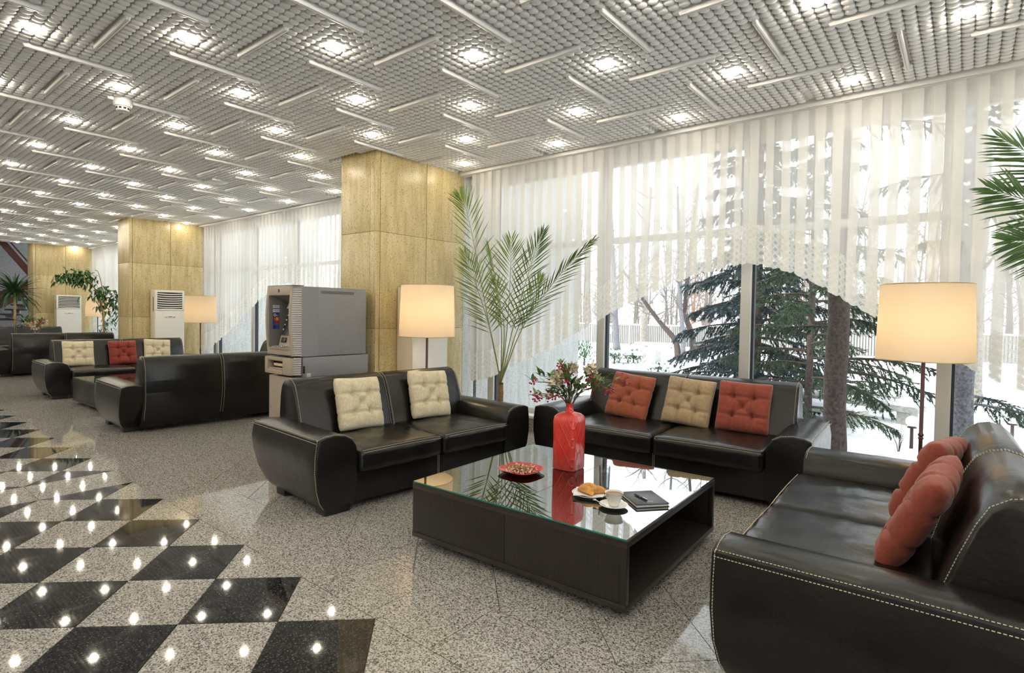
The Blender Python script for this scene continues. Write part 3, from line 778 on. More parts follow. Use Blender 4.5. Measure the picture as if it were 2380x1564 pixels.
# ------------------------------------------------------------------ ON THE TABLE
# red square vase with wavy relief
m, nt, b = newmat('red_relief'); MAT['red_relief'] = m
b.inputs['Base Color'].default_value = (.74, .045, .03, 1); b.inputs['Roughness'].default_value = .24; b.inputs['Coat Weight'].default_value = .35; b.inputs['Specular IOR Level'].default_value = .6
sx_ = nt.nodes.new('ShaderNodeSeparateXYZ'); nt.links.new(pos(nt, world=False), sx_.inputs[0]); vx, vy, vz = sx_.outputs
hz = mth(nt, 'ADD', mth(nt, 'MULTIPLY', mth(nt, 'SUBTRACT', vx, vy), 34.0), mth(nt, 'MULTIPLY', mth(nt, 'SINE', mth(nt, 'ADD', mth(nt, 'MULTIPLY', vz, 46.0), mth(nt, 'MULTIPLY', mth(nt, 'FLOOR', mth(nt, 'MULTIPLY', mth(nt, 'SUBTRACT', vx, vy), 34.0)), 2.3))), .42))
rg = mth(nt, 'SUBTRACT', 1.0, mth(nt, 'MINIMUM', 1.0, mth(nt, 'MULTIPLY', mth(nt, 'ABSOLUTE', mth(nt, 'SUBTRACT', mth(nt, 'FRACT', hz), .5)), 5.0)))
bump(nt, b, mth(nt, 'SMOOTH_MIN', rg, .8, .4), .8, .006)
v = thing('vase', 'tall square red ceramic vase with wavy relief, holding dried flowers', 'vase', (-2.16, 3.335, ZT), rad(2))
g = G(); hw = .087
for z, h_, k in ((0, hw-.006, 0), (.006, hw, 0), (.34, hw+.002, 0), (.372, hw-.004, .1), (.388, hw-.02, .3), (.397, .045, .8), (.402, .032, 1), (.425, .025, 1), (.450, .024, 1), (.460, .029, 1), (.462, .022, 1), (.40, .018, 1)):
    for i in range(40):
        a = 2*PI*(i+.5)/40; sq = lerp(9, 2, k); q = (abs(cos(a))**sq+abs(sin(a))**sq)**(-1/sq); g.v.append((h_*q*cos(a), h_*q*sin(a), z))
for j in range(11):
    for i in range(40): g.f.append((j*40+i, j*40+(i+1) % 40, (j+1)*40+(i+1) % 40, (j+1)*40+i))
g.f.append(tuple(range(39, -1, -1))); g.build('body', 'red_relief', v, 50)
# bouquet: a thing of its own in the vase
def leaf(g, p, d, n, L, W, droop=.25):
    d = Vector(d).normalized(); s = d.cross(Vector(n)); s = s.normalized() if s.length > 1e-4 else d.orthogonal().normalized(); nn = s.cross(d).normalized(); p = Vector(p)
    c1 = p+d*L*.35; c2 = p+d*L*.7-nn*L*droop*.35; e = p+d*L-nn*L*droop
    g.add([p, c1+s*W*.5+nn*W*.12, c1, c1-s*W*.5+nn*W*.12, c2+s*W*.38+nn*W*.1, c2, c2-s*W*.38+nn*W*.1, e], [(0, 1, 2), (0, 2, 3), (1, 4, 5, 2), (2, 5, 6, 3), (4, 7, 5), (5, 7, 6)])
def bouquet(name, label, loc, rnd, scale=1.0, sprays=None):
    bq = thing(name, label, 'flowers', loc)
    for k, (dx, dy, dz, kind) in enumerate(sprays):
        e = Vector((dx, dy, dz))*scale; mid = Vector((dx*.35, dy*.35, dz*.62+.03))*scale
        path = spline([(rnd.uniform(-.008, .008)*scale, rnd.uniform(-.008, .008)*scale, -.03*scale), mid, e], 8)
        st = G().tube(path, [.0028*scale]*5+[.0018*scale]*4, 5)
        if kind == 'berry':
            o = st.build('berry_sprig', 'twig', bq); lf = G(); be = G()
            for i in range(4, 9):
                p = path[i]
                for q in range(2): leaf(lf, p, Vector((rnd.uniform(-1, 1), rnd.uniform(-1, 1), rnd.uniform(-.2, .9)))+e*3, (0, 0, 1), .075*scale*rnd.uniform(.7, 1.1), .022*scale)
            for i in range(11):
                p = e+Vector((rnd.gauss(0, .016), rnd.gauss(0, .016), rnd.gauss(0, .018)))*scale; be.ball(p, .0068*scale, 7, 5)
            for i in range(6):
                p = path[5]+Vector((rnd.gauss(0, .02), rnd.gauss(0, .02), rnd.gauss(0, .012)))*scale; be.ball(p, .0062*scale, 7, 5)
            lf.build('leaves', 'sprig_green', o, None); be.build('berries', 'berry', o, 180)['kind'] = 'stuff'
        elif kind == 'leaf':
            o = st.build('leafy_stem', 'twig', bq); lf = G()
            for i in range(2, 9):
                for q in range(3): leaf(lf, path[i], Vector((rnd.uniform(-1, 1), rnd.uniform(-1, 1), rnd.uniform(-.1, .8)))+e*4, (0, 0, 1), .08*scale*rnd.uniform(.6, 1.1), .024*scale)
            lf.build('leaves', 'sprig_green', o, None)
        else:
            o = st.build('dried_flower', 'dry_flower', bq); fl = G()
            for i in range(70):
                a, el = rnd.uniform(0, 2*PI), rnd.uniform(-.5, 1.4); d = Vector((cos(a)*cos(el), sin(a)*cos(el), sin(el)))
                leaf(fl, e+d*.008*scale, d, (rnd.uniform(-1, 1), rnd.uniform(-1, 1), rnd.uniform(-1, 1)), .052*scale*rnd.uniform(.5, 1.1), .026*scale, .5)
            fl.build('petals', 'dry_flower', o, None)
    return bq
rnd = random.Random(11); RX, RY = .778, .628
def cw(a, b, c): return (RX*a-.628*b, RY*a+.778*b, c)         # right, away, up -> world offsets
sp = [(*cw(-.235, .02, .13), 'berry'), (*cw(-.215, -.05, .055), 'berry'), (*cw(-.20, .05, .02), 'berry'), (*cw(-.13, -.04, .035), 'berry'), (*cw(-.06, .0, .235), 'berry'), (*cw(-.02, .05, .20), 'berry'), (*cw(-.03, -.05, .15), 'berry'),
      (*cw(.13, .02, .16), 'berry'), (*cw(.335, -.02, .155), 'berry'), (*cw(.275, .03, .085), 'berry'), (*cw(.23, -.05, .095), 'berry'), (*cw(-.19, .02, .17), 'leaf'), (*cw(.20, .0, .12), 'leaf'), (*cw(.08, -.06, .10), 'leaf'), (*cw(-.10, -.06, .09), 'leaf'), (*cw(.02, .04, .12), 'leaf'),
      (*cw(-.055, .03, .165), 'dry'), (*cw(.01, .05, .205), 'dry'), (*cw(.135, .03, .20), 'dry'), (*cw(-.09, -.01, .13), 'dry'), (*cw(.155, .06, .15), 'dry')]
bouquet('bouquet', 'bouquet of red berries, green sprigs and pale dried blooms in the red vase', (-2.16, 3.335, ZT+.46), rnd, 1.12, sp)
# red plate of potpourri
p = thing('potpourri_plate', 'red square plate with rounded corners on the glass tabletop', 'plate', (-2.345, 3.03, ZT))
G().lathe(((.075, .0005), (.078, .004), (.115, .010), (.138, .026), (.1405, .0275), (.138, .0285), (.112, .0145), (.075, .008)), 48, sq=3.4).build('dish', 'red_plate', p, 50)
pot = thing('potpourri', 'heap of dried petals and leaves in the red plate', 'potpourri', (-2.345, 3.03, ZT+.012)); pot['kind'] = 'stuff'
for k, mn in enumerate(('petal_tan', 'petal_red', 'petal_green', 'petal_pale')):
    g = G()
    for i in range((110, 40, 60, 90)[k]):
        a, rr = rnd.uniform(0, 2*PI), .105*math.sqrt(rnd.random()); z = .008+.024*(1-(rr/.11)**2)*rnd.random()
        d = Vector((rnd.uniform(-1, 1), rnd.uniform(-1, 1), rnd.uniform(-.3, .5)))
        leaf(g, (rr*cos(a), rr*sin(a), z), d, (rnd.uniform(-.6, .6), rnd.uniform(-.6, .6), 1), rnd.uniform(.014, .03), rnd.uniform(.008, .014), .3)
    o = g.build('dried_petals', mn, pot, None); o['kind'] = 'stuff'
# glass of water
gl = thing('water_glass', 'clear tumbler of water standing behind the pastry plate', 'glass', (-1.715, 3.06, ZT))
G().lathe(((.027, 0), (.030, .004), (.034, .148), (.0345, .150), (.0325, .150), (.0285, .012), (.001, .011)), 28, True, False).build('tumbler', 'tumbler_glass', gl, 40)
G().lathe(((.0275, .0125), (.0308, .105)), 28).build('water', 'water_glass', gl, 40)
# plate with pastries on a napkin
p = thing('dessert_plate', 'small white plate with a paper napkin under three pastries', 'plate', (-1.735, 2.915, ZT))
G().lathe(((.06, 0), (.062, .003), (.090, .010), (.105, .017), (.1055, .0185), (.10, .0185), (.085, .0125), (.05, .007)), 40).build('dish', 'porcelain', p, 50)
n = G(); hh = .088
for i in range(9):
    for j in range(9):
        u, w_ = -1+i/4, -1+j/4; n.v.append((u*hh, w_*hh, .013+.008*max(abs(u), abs(w_))**2+.003*sin(5*u+3*w_)))
for i in range(8):
    for j in range(8): a = i*9+j; n.f.append((a, a+9, a+10, a+1))
n.build('napkin', 'napkin', p, 180, rot=(0, 0, rad(25)))
for i, (x, y, a, z, lb) in enumerate(((-.020, .030, 25, .020, 'golden bread roll at the back of the small plate'), (-.005, -.028, -12, .020, 'golden bread roll at the front of the small plate'), (.046, .010, 55, .020, 'golden bread roll nearest the coffee cup'))):
    g = G(); path = [(-.058, -.010, .006), (-.044, -.003, .012), (-.022, .003, .018), (0, .005, .020), (.022, .003, .018), (.044, -.003, .012), (.058, -.010, .006)]
    g.tube(spline(path, 18), [.005+.019*sin(PI*(k+.6)/19.2)**.75 for k in range(19)], 14)
    o = g.build('bread_roll', 'pastry', None, 180, (-1.735+x, 2.915+y, ZT+z), (0, 0, rad(a))); tag(o, lb, 'pastry', 'bread rolls on the small plate')
# cup, saucer, spoon
s = thing('saucer', 'white saucer under the coffee cup', 'saucer', (-1.525, 2.83, ZT))
G().lathe(((.035, 0), (.037, .003), (.060, .008), (.080, .0165), (.0815, .018), (.079, .0185), (.056, .011), (.030, .0065)), 40).build('dish', 'porcelain', s, 50)
c = thing('coffee_cup', 'white cup of milky coffee standing on its saucer', 'cup', (-1.525, 2.835, ZT+.008))
G().lathe(((.026, 0), (.028, .004), (.027, .008), (.036, .025), (.044, .050), (.050, .072), (.0525, .0745), (.049, .0735), (.041, .050), (.030, .020), (.001, .012)), 36, True, False).build('cup_body', 'porcelain', c, 50)
G().lathe(((.0465, .0655), (.001, .0656)), 30, False, False).build('coffee', 'coffee', c, 50)
hp = [(.040, 0, .058), (.060, 0, .062), (.068, 0, .046), (.060, 0, .030), (.036, 0, .026)]
G().tube(spline([(-x*.6-.016, x*.75, z) for x, y, z in hp], 14), .0042, 8).build('handle', 'porcelain', c, 180)
o = G(); o.tube([(-.055, -.055, .0), (-.02, -.022, -.002), (.01, .004, -.006)], [.0026, .0022, .0018], 8); o.ball((-.064, -.064, .001), .012, 12, 6, (1, 1, .35)); 
tag(o.build('teaspoon', 'metal', None, 60, (-1.545, 2.775, ZT+.024), (0, 0, rad(-62))), 'steel teaspoon resting on the saucer', 'spoon')
# notebook + pen
nb = thing('notebook', 'closed black notebook with small gold lettering on the cover', 'notebook', (-1.44, 3.045, ZT), rad(-40))
G().cbox(-.118, .118, -.100, .100, .0, .0035, .0012).build('back_cover', 'notebook_black', nb); G().cbox(-.118, .118, -.100, .100, .0165, .020, .0012).build('front_cover', 'notebook_black', nb)
G().box(-.114, .1135, -.0965, .0965, .0035, .0165).build('page_block', 'paper', nb, None); G().cbox(-.1195, -.113, -.100, .100, .0, .020, .002).build('spine', 'notebook_black', nb)
tg = text_geo('BRO', .024, .0002); tg.xf(Matrix.Translation((.072, .0, .0203)) @ Matrix.Rotation(rad(90), 4, 'Z')); tg.build('gold_lettering', 'gold_print', nb, None)
ln = G()
for k in range(17): ln.box(.0885, .0915 if k % 3 else .0925, -.045+k*.0055, -.0415+k*.0055, .0201, .0204)
ln.build('gold_small_print', 'gold_print', nb, None)
pn = thing('pen', 'black and chrome ballpoint pen lying across the notebook', 'pen', (-1.452, 3.02, ZT+.0255), rad(152))
G().tube([(-.062, 0, 0), (.0, 0, 0), (.045, 0, 0), (.058, 0, 0)], [.0042, .0052, .0048, .003], 12).build('barrel', 'ink_black', pn, 50)
G().tube([(.057, 0, 0), (.068, 0, 0)], [.003, .0008], 10).build('tip', 'metal', pn, 50); G().tube([(-.004, 0, 0), (.002, 0, 0)], .0056, 12).build('ring', 'metal', pn, 50); G().box(-.066, -.022, -.0015, .0015, .0045, .0068).build('clip', 'metal', pn, None)
# ------------------------------------------------------------------ FLOOR LAMPS
def make_lamp():
    t = thing('floor_lamp', 'lamp', 'floor lamp', (0, 0, 0))
    G().lathe(((.15, 0), (.15, .012), (.13, .022), (.03, .032), (.02, .05)), 32).build('base', 'lamp_wood', t)
    pr = [(.012, .04), (.012, .30), (.016, .31), (.012, .32), (.013, .60), (.02, .61), (.013, .62), (.02, .635), (.013, .65), (.0135, 1.30), (.010, 1.32), (.010, 1.44)]
    G().lathe(pr, 14).build('pole', 'lamp_wood', t)
    sh = G(); n = 48; r0, r1, z0, z1 = .308, .290, 1.20, 1.765
    prof = ((r0, z0), (lerp(r0, r1, .5), (z0+z1)/2), (r1, z1), (r1-.003, z1), (r0-.003, z0)); sh.lathe(prof, n, False, False)
    sh.f += [(4*n+i, 4*n+(i+1) % n, (i+1) % n, i) for i in range(n)]
    s = sh.build('lamp_shade', 'shade_fabric', t, 50)
    for r, z in ((r0, z0), (r1, z1)): G().tube([((r+.0005)*cos(2*PI*i/48), (r+.0005)*sin(2*PI*i/48), z) for i in range(49)], .0035, 6, False).build('rim', 'brass', s, 180)
    sp = G()
    for a in (0, 2*PI/3, 4*PI/3): sp.tube([(0, 0, 1.46), (r1*cos(a), r1*sin(a), z1-.012)], .002, 5)
    sp.build('spider_frame', 'brass', t)
    G().lathe(((.02, 1.32), (.02, 1.36), (.034, 1.40), (.030, 1.44), (.012, 1.47)), 16).build('light_bulb', 'lamp_bulb', t, 180)
    ch = G()
    for i in range(10): ch.ball((.03, -.02, 1.30-.012*i), .0022, 6, 4)
    ch.build('pull_chain', 'brass', t)
    return t
L = make_lamp(); LG = 'floor lamps with drum shades'
def lamp_light(loc, e):
    d = bpy.data.lights.new('lamp_glow', 'POINT'); d.energy = e; d.color = (1, .80, .54); d.shadow_soft_size = .05
    o = bpy.data.objects.new('lamp_glow', d); C.objects.link(o); o.location = (0, 0, 1.52)
    return o
def lampput(root, e): o = lamp_light(None, e); o.parent = root
L.location = (-.24, 5.22, 0); L['label'] = 'floor lamp with a large peach drum shade in front of the right window'; L['group'] = LG
l2 = place(L, (-4.74, 4.34, .02), 0, 'floor lamp with drum shade behind the left sofa, beside the palm', LG)
l3 = place(L, (-12.6, 5.1, 0), 0, 'small distant floor lamp with cream shade against the middle pillar', LG)
l4 = place(L, (-20.4, 5.33, 0), 0, 'farthest floor lamp, half hidden by the climbing plant', LG)
l2.scale = (1.02, 1.02, 1.02); l2.location.z = 0
lampput(L, 2.0); lampput(l2, 2.2); lampput(l3, .5); lampput(l4, .5)

# ------------------------------------------------------------------ AIR CONDITIONERS (front faces local -y)
def make_ac():
    t = thing('air_conditioner', 'ac', 'air conditioner', (0, 0, 0)); hw = .29; H = 1.80
    G().cbox(-hw, hw, .03, .30, 0, H, .012).build('cabinet', 'ac_cream', t)
    fr = G().cbox(-hw, -hw+.04, 0, .03, 1.38, H-.01, .006); fr.cbox(hw-.04, hw, 0, .03, 1.38, H-.01, .006); fr.cbox(-hw+.04, hw-.04, 0, .03, H-.05, H-.01, .006); fr.cbox(-hw+.04, hw-.04, 0, .03, 1.375, 1.41, .006)
    fr.build('outlet_frame', 'ac_white', t)
    G().box(-hw+.04, hw-.04, .024, .031, 1.41, H-.05).build('outlet_back', 'ac_dark', t, None)
    for i in range(7):
        z = 1.44+i*.046; s = G(); n = 12
        for k in range(n+1):
            x = lerp(-hw+.042, hw-.042, k/n); b = .012*(1-(2*k/n-1)**2); s.v += [(x, .004, z-b+.012), (x, .004, z-b-.004), (x, .020, z-b+.002), (x, .020, z-b+.018)]
        for k in range(n):
            for j in range(4): s.f.append((k*4+j, k*4+(j+1) % 4, k*4+4+(j+1) % 4, k*4+4+j))
        s.f += [(3, 2, 1, 0), (n*4, n*4+1, n*4+2, n*4+3)]; s.build('louvre_slat', 'ac_white', t, 30)
    G().cbox(-hw, hw, 0, .03, .62, 1.37, .008).build('front_panel', 'ac_white', t)
    b = G().prism([(-.12, 1.235), (-.06, 1.262), (.06, 1.262), (.12, 1.235), (.06, 1.222), (-.06, 1.222)], 0, .012); b.v = [(x, -z, y) for x, y, z in b.v]
    bo = sharp_bevel(b, .002, 1, 30).build('badge', 'trim_white', t)
    G().box(-.035, .035, -.0135, -.0115, 1.238, 1.250).build('logo_plate', 'ink_blue', bo, None)
    for sg in (-1, 1):
        q = G().prism([(sg*.12, 1.235), (sg*.062, 1.252), (sg*.062, 1.226)], .0118, .0132); q.v = [(x, -z, y) for x, y, z in q.v]; q.build('badge_wing', 'brass', bo, None)
    G().cbox(-hw, hw, 0, .03, .05, .61, .008).build('lower_panel', 'ac_white', t)
    for i in range(9): G().cbox(-hw+.03, hw-.03, -.006, .002, .14+i*.05, .155+i*.05, .003).build('intake_slat', 'ac_white', t)
    G().box(hw-.002, hw+.003, .10, .13, 1.35, 1.65).build('handle_slot', 'ac_dark', t, None); G().box(-hw-.003, -hw+.002, .10, .13, 1.35, 1.65).build('handle_slot', 'ac_dark', t, None)
    return t
A_ = make_ac(); AG = 'floor-standing air conditioners against the pillars'
A_.location = (-5.185, 4.81, 0); A_.rotation_euler = (0, 0, PI/2); A_['label'] = 'white tower air conditioner behind the lamp, on the nearest pillar'; A_['group'] = AG
place(A_, (-13.61, 4.88, 0), PI/2, 'white tower air conditioner with black grille beside the small distant lamp', AG).scale = (1, 1, 1.05)
place(A_, (-22.08, 5.02, 0), PI/2, 'farthest white tower air conditioner, behind the distant sofa backs', AG).scale = (1.1, 1, 1.03)

# ------------------------------------------------------------------ CASH MACHINE (front faces local -y, origin at its front right floor corner = world (-5.5, 3.15))
def make_atm():
    t = thing('cash_machine', 'grey free-standing cash machine with card stickers in its recess', 'cash machine', (-5.5, 3.14, 0))
    W, DPT, H = .56, .93, 1.765
    G().cbox(-W+.01, -.004, .30, DPT, 1.0, H-.01, .006).build('upper_cabinet', 'atm_grey', t)
    G().box(-.03, -.004, .10, .302, 1.0, H-.012).build('side_panel', 'atm_grey', t, None); G().box(-W+.01, -W+.034, .10, .302, 1.0, H-.012).build('side_panel', 'atm_grey', t, None); G().box(-W+.034, -.03, .10, .302, 1.665, H-.012).build('top_panel', 'atm_grey', t, None)
    G().cbox(-W+.01, .004, .12, DPT+.03, .78, .992, .005).build('safe_cabinet', 'atm_grey', t)
    G().cbox(-W+.01, -.002, .13, DPT+.02, 0, .78, .005).build('lower_safe', 'atm_grey', t)
    G().cbox(-W+.02, -.012, .03, .14, 0, .775, .006).build('front_door', 'atm_beige', t)
    G().lathe(((.012, 0), (.012, .004), (.006, .006)), 12).xf(Matrix.Translation((-.49, .03, .42)) @ Matrix.Rotation(PI/2, 4, 'X')).build('lock', 'metal', t) if False else None
    k = G().lathe(((.012, 0), (.012, .004), (.006, .006)), 12); k.xf(Matrix.Translation((-.49, .031, .42)) @ Matrix.Rotation(PI/2, 4, 'X')); k.build('lock', 'metal', t)
    # bezel frame: sides curve forward in the middle
    def fr_y(z): return .025-.03*sin(PI*max(0, min(1, (z-1.0)/.80)))
    zs = [1.005+.75*i/12 for i in range(13)]
    for x0, x1, nm in ((-W, -W+.035, 'bezel_side'), (-.075, -.045, 'bezel_side')):
        g = G()
        for z in zs: y = fr_y(z); g.v += [(x0, y, z), (x1, y, z), (x1, .11, z), (x0, .11, z)]
        for i in range(12):
            for j in range(4): g.f.append((i*4+j, i*4+(j+1) % 4, i*4+4+(j+1) % 4, i*4+4+j))
        g.f += [(3, 2, 1, 0), (48, 49, 50, 51)]; g.build(nm, 'atm_beige', t, 40)
    # ribbed corner
    for (z0, z1, n) in ((1.005, 1.755, 32), (.80, .99, 8)):
        for i in range(n):
            a = lerp(z0, z1, i/n); b = lerp(z0, z1, (i+1)/n); y = fr_y((a+b)/2)+.012 if z0 > 1 else .03
            g = G().prism([(-.045, y), (.0, .105), (-.045, .105)], a+.0015, b-.0015); sharp_bevel(g, .004, 1, 40).build('corner_rib', 'atm_rib', t, 30)
    y = fr_y(1.72); G().cbox(-W+.035, -.075, fr_y(1.70)-.004, .11, 1.655, 1.755, .008).build('top_bezel', 'atm_beige', t)
    k = G().lathe(((.014, 0), (.014, .003), (.009, .004)), 14); k.v = [(x, -z, y_*1.4) for x, y_, z in k.v]; k.xf(Matrix.Translation((-.30, fr_y(1.70)-.004, 1.705))); k.build('camera_eye', 'ink_black', t)
    G().cbox(-W, .0, .02, .13, 1.755, H, .004).build('top_cap', 'atm_grey', t)
    # recess shell
    G().box(-W+.035, -W+.040, .02, .285, 1.09, 1.655).build('recess_left', 'atm_inner', t, None); G().box(-.078, -.0751, .02, .285, 1.09, 1.655).build('recess_right', 'atm_inner', t, None)
    G().box(-W+.035, -.075, .28, .285, 1.07, 1.655).build('recess_back', 'atm_inner', t, None)
    c = G().add([(-W+.04, .02, 1.655), (-.078, .02, 1.655), (-.078, .275, 1.56), (-W+.04, .275, 1.56)], [(0, 1, 2, 3)]); c.add([(-W+.04, .02, 1.66), (-.078, .02, 1.66), (-.078, .275, 1.58), (-W+.04, .275, 1.58)], [(3, 2, 1, 0)]); c.build('recess_hood', 'atm_inner', t, None)
    sg = G().box(-.19, .19, -.002, .002, -.045, .045); sg.xf(Matrix.Translation((-.26, .205, 1.555)) @ Matrix.Rotation(rad(-25), 4, 'X')); so_ = sg.build('sign_plate', 'sticker_white', t, None)
    q = text_geo('ecc', .085, .0006); q.xf(Matrix.Translation((-.33, .2015, 1.552)) @ Matrix.Rotation(rad(65), 4, 'X')); q.build('sign_lettering', 'ink_blue', so_, None)
    # console: sloped screen bezel
    def slab(x0, x1, p, q, th):
        (ya, za), (yb, zb) = p, q; d = Vector((0, yb-ya, zb-za)).normalized(); n = Vector((0, -d.z, d.y))*th
        g = G(); v = [Vector((x, y, z)) for x, (y, z) in ((x0, p), (x1, p), (x1, q), (x0, q))]
        g.add(v+[a+n for a in v], [(3, 2, 1, 0), (4, 5, 6, 7), (0, 1, 5, 4), (1, 2, 6, 5), (2, 3, 7, 6), (3, 0, 4, 7)]); return g
    slab(-.42, -.08, (.12, 1.215), (.22, 1.50), .02).build('screen_frame', 'atm_dark', t, None)
    sc_ = slab(-.35, -.12, (.127, 1.24), (.213, 1.48), .024).build('screen', 'atm_dark', t, None)
    for i in range(4):
        for xx in (-.385, -.105): g = slab(xx-.018, xx+.018, (.130+i*.019, 1.262+i*.052), (.138+i*.019, 1.285+i*.052), .034); sharp_bevel(g, .004, 1, 40).build('side_key', 'metal', t)
    slab(-.44, -.08, (.095, 1.09), (.125, 1.215), .01).build('card_panel', 'atm_beige', t, None)
    g = slab(-.40, -.30, (.104, 1.135), (.120, 1.19), .022); sharp_bevel(g, .006, 2, 40).build('card_slot', 'atm_dark', t)
    slab(-W+.04, -.08, (.0, 1.072), (.10, 1.088), .012).build('keypad_shelf', 'atm_beige', t, None)
    for i in range(4):
        for j in range(4):
            x = -.44+.05*i; yy = .008+.022*j; G().cbox(x, x+.032, yy, yy+.014, 1.080+.16*yy, 1.096+.16*yy, .003).build('key', 'metal', t)
    G().cbox(-W+.005, -.06, fr_y(1.03)-.006, .11, 1.01, 1.075, .008).build('lower_bezel', 'atm_beige', t)
    # dispenser unit
    y0 = -.01
    f = G().cbox(-W-.005, -W+.06, y0, .12, .80, .985, .012); f.cbox(-.19, -.045, y0, .12, .80, .985, .012); f.cbox(-W+.06, -.19, y0, .12, .80, .852, .010); f.cbox(-W+.06, -.19, y0, .12, .945, .985, .010); f.build('dispenser_frame', 'atm_beige', t)
    G().box(-W+.06, -.19, .06, .07, .852, .945).build('dispenser_throat', 'ink_black', t, None)
    for i in range(9): G().cbox(-.42+i*.025, -.398+i*.025, .02, .05, .885, .915, .004).build('roller', 'receipt', t)
    G().cbox(-W+.07, -.20, .0, .06, .853, .868, .006).build('dispenser_lip', 'atm_beige', t)
    G().cbox(.0, .012, .12, .14, .82, .90, .003).build('hinge', 'ink_black', t); G().cbox(.0, .012, .16, .21, .74, .82, .006).build('latch', 'atm_rib', t)
    h = G()
    for i in range(26):
        for j in range(3): h.box(-.0045, -.0028, .33+i*.0165+(j % 2)*.008, .341+i*.0165+(j % 2)*.008, 1.685+j*.011, 1.6915+j*.011)
    h.build('vent_holes', 'ink_black', t, None)
    # stickers on the inner left side of the recess (face +x)
    xs = -W+.0403
    def sticker(z, bgm):
        o = G().box(xs, xs+.0012, .06, .135, z-.020, z+.020).build('sticker', bgm, t, None); return o
    for z in (1.53, 1.485):
        o = sticker(z, 'sticker_white'); q = text_geo('VISA', .030, .0003); q.xf(Matrix.Translation((xs+.0016, .0975, z+.003)) @ Matrix.Rotation(PI/2, 4, 'Z') @ Matrix.Rotation(PI/2, 4, 'X')); q.build('lettering', 'ink_blue', o, None); G().box(xs+.001, xs+.0016, .06, .135, z-.022, z-.014).build('stripe', 'ink_blue', o, None)
    def disc(cy, cz, r, mm, par, dx=.0016):
        g = G(); g.v = [(xs+.0004, cy+r*cos(2*PI*i/20), cz+r*sin(2*PI*i/20)) for i in range(20)]+[(xs+dx, cy+r*cos(2*PI*i/20), cz+r*sin(2*PI*i/20)) for i in range(20)]
        g.f = [tuple(range(20, 40))]+[(i, (i+1) % 20, 20+(i+1) % 20, 20+i) for i in range(20)]; g.build('logo_disc', mm, par, None)
    o = sticker(1.44, 'ink_blue'); disc(.083, 1.44, .015, 'sticker_white', o); disc(.083, 1.44, .008, 'ink_blue', o, .0019); q = text_geo('plus', .018, .0003); q.xf(Matrix.Translation((xs+.0018, .113, 1.437)) @ Matrix.Rotation(PI/2, 4, 'Z') @ Matrix.Rotation(PI/2, 4, 'X')); q.build('lettering', 'sticker_white', o, None)
    for z, b_, c1, c2 in ((1.395, 'ink_blue', 'logo_red', 'logo_orange'), (1.35, 'ink_blue', 'logo_blue', 'logo_red'), (1.305, 'ink_blue', 'ink_blue', 'logo_blue')):
        o = sticker(z, b_); disc(.084, z, .019, c1, o); disc(.111, z, .019, c2, o, .0019)
    return t
make_atm()

# ------------------------------------------------------------------ PLANTS
def frond(root, base, pts, side, nl, Lm, mleaf, mstem, ang=38, seed=0, bare=.28, w=.017, taper=.5, pair=1.0, r0=.0075):
    rnd = random.Random(seed); path = spline([base]+list(pts), 24); n = len(path)
    st = G().tube(path, [lerp(r0, .0016, i/(n-1)) for i in range(n)], 6).build('frond', mstem, root, 180)
    g = G(); side = Vector(side).normalized()
    for k in range(nl):
        t = bare+(1-bare)*k/(nl-1); i = min(int(t*(n-1)), n-2); p = path[i].lerp(path[i+1], t*(n-1)-i); d = (path[i+1]-path[i]).normalized()
        s = (side-d*side.dot(d)).normalized(); nn = d.cross(s)
        for sg in (-1, 1):
            if rnd.random() > pair: continue
            a = rad(lerp(ang+14, ang*.45, (k/(nl-1))**1.3)+rnd.uniform(-5, 5)); L = Lm*(.55+.45*sin(PI*min(1, .22+.78*k/(nl-1))**.9))*rnd.uniform(.9, 1.08)*lerp(1, taper, max(0, k/(nl-1)-.6)/.4)
            dd = (d*cos(a)+s*sg*sin(a)+nn*rnd.uniform(.05, .28)).normalized(); wv = dd.cross(nn).normalized()*w*.5; dn = nn*(.012)
            c1 = p+dd*L*.3; c2 = p+dd*L*.7-Vector((0, 0, .012*L)); e = p+dd*L-Vector((0, 0, .05*L))
            g.add([p, c1+wv+dn*.3, c1-dn*.3, c1-wv+dn*.3, c2+wv*.7, c2-dn*.2, c2-wv*.7, e], [(0, 1, 2), (0, 2, 3), (1, 4, 5, 2), (2, 5, 6, 3), (4, 7, 5), (5, 7, 6)])
    g.build('leaflets', mleaf, st, None)
p = thing('palm', 'tall date palm with upright fronds between left sofa and window', 'potted palm', (-4.36, 5.2, 0))
G().lathe(((.13, 0), (.17, .02), (.19, .26), (.20, .28), (.185, .28), (.175, .25)), 28).build('pot', 'pot_brown', p); G().lathe(((.175, .245), (.001, .25)), 24, False, False).build('soil', 'soil', p)
tr = G(); zz = [.24+.041*i for i in range(11)]; tr.tube([(.004*sin(i*2), .003*cos(i*3), z) for i, z in enumerate(zz)], [.034, .037, .033, .036, .032, .035, .031, .033, .030, .032, .026], 12); tr.build('trunk', 'palm_trunk', p, 60)
G().tube([(0, 0, .64), (0, 0, .66)], .031, 14).build('trunk_ring', 'twig', p)
G().tube([(-.02, 0, .65), (-.024, 0, .74), (-.018, 0, .80)], [.013, .011, .006], 8).build('cut_stub', 'palm_trunk', p)
R_ = (.778, .628, 0)
b0 = (0, 0, .66)
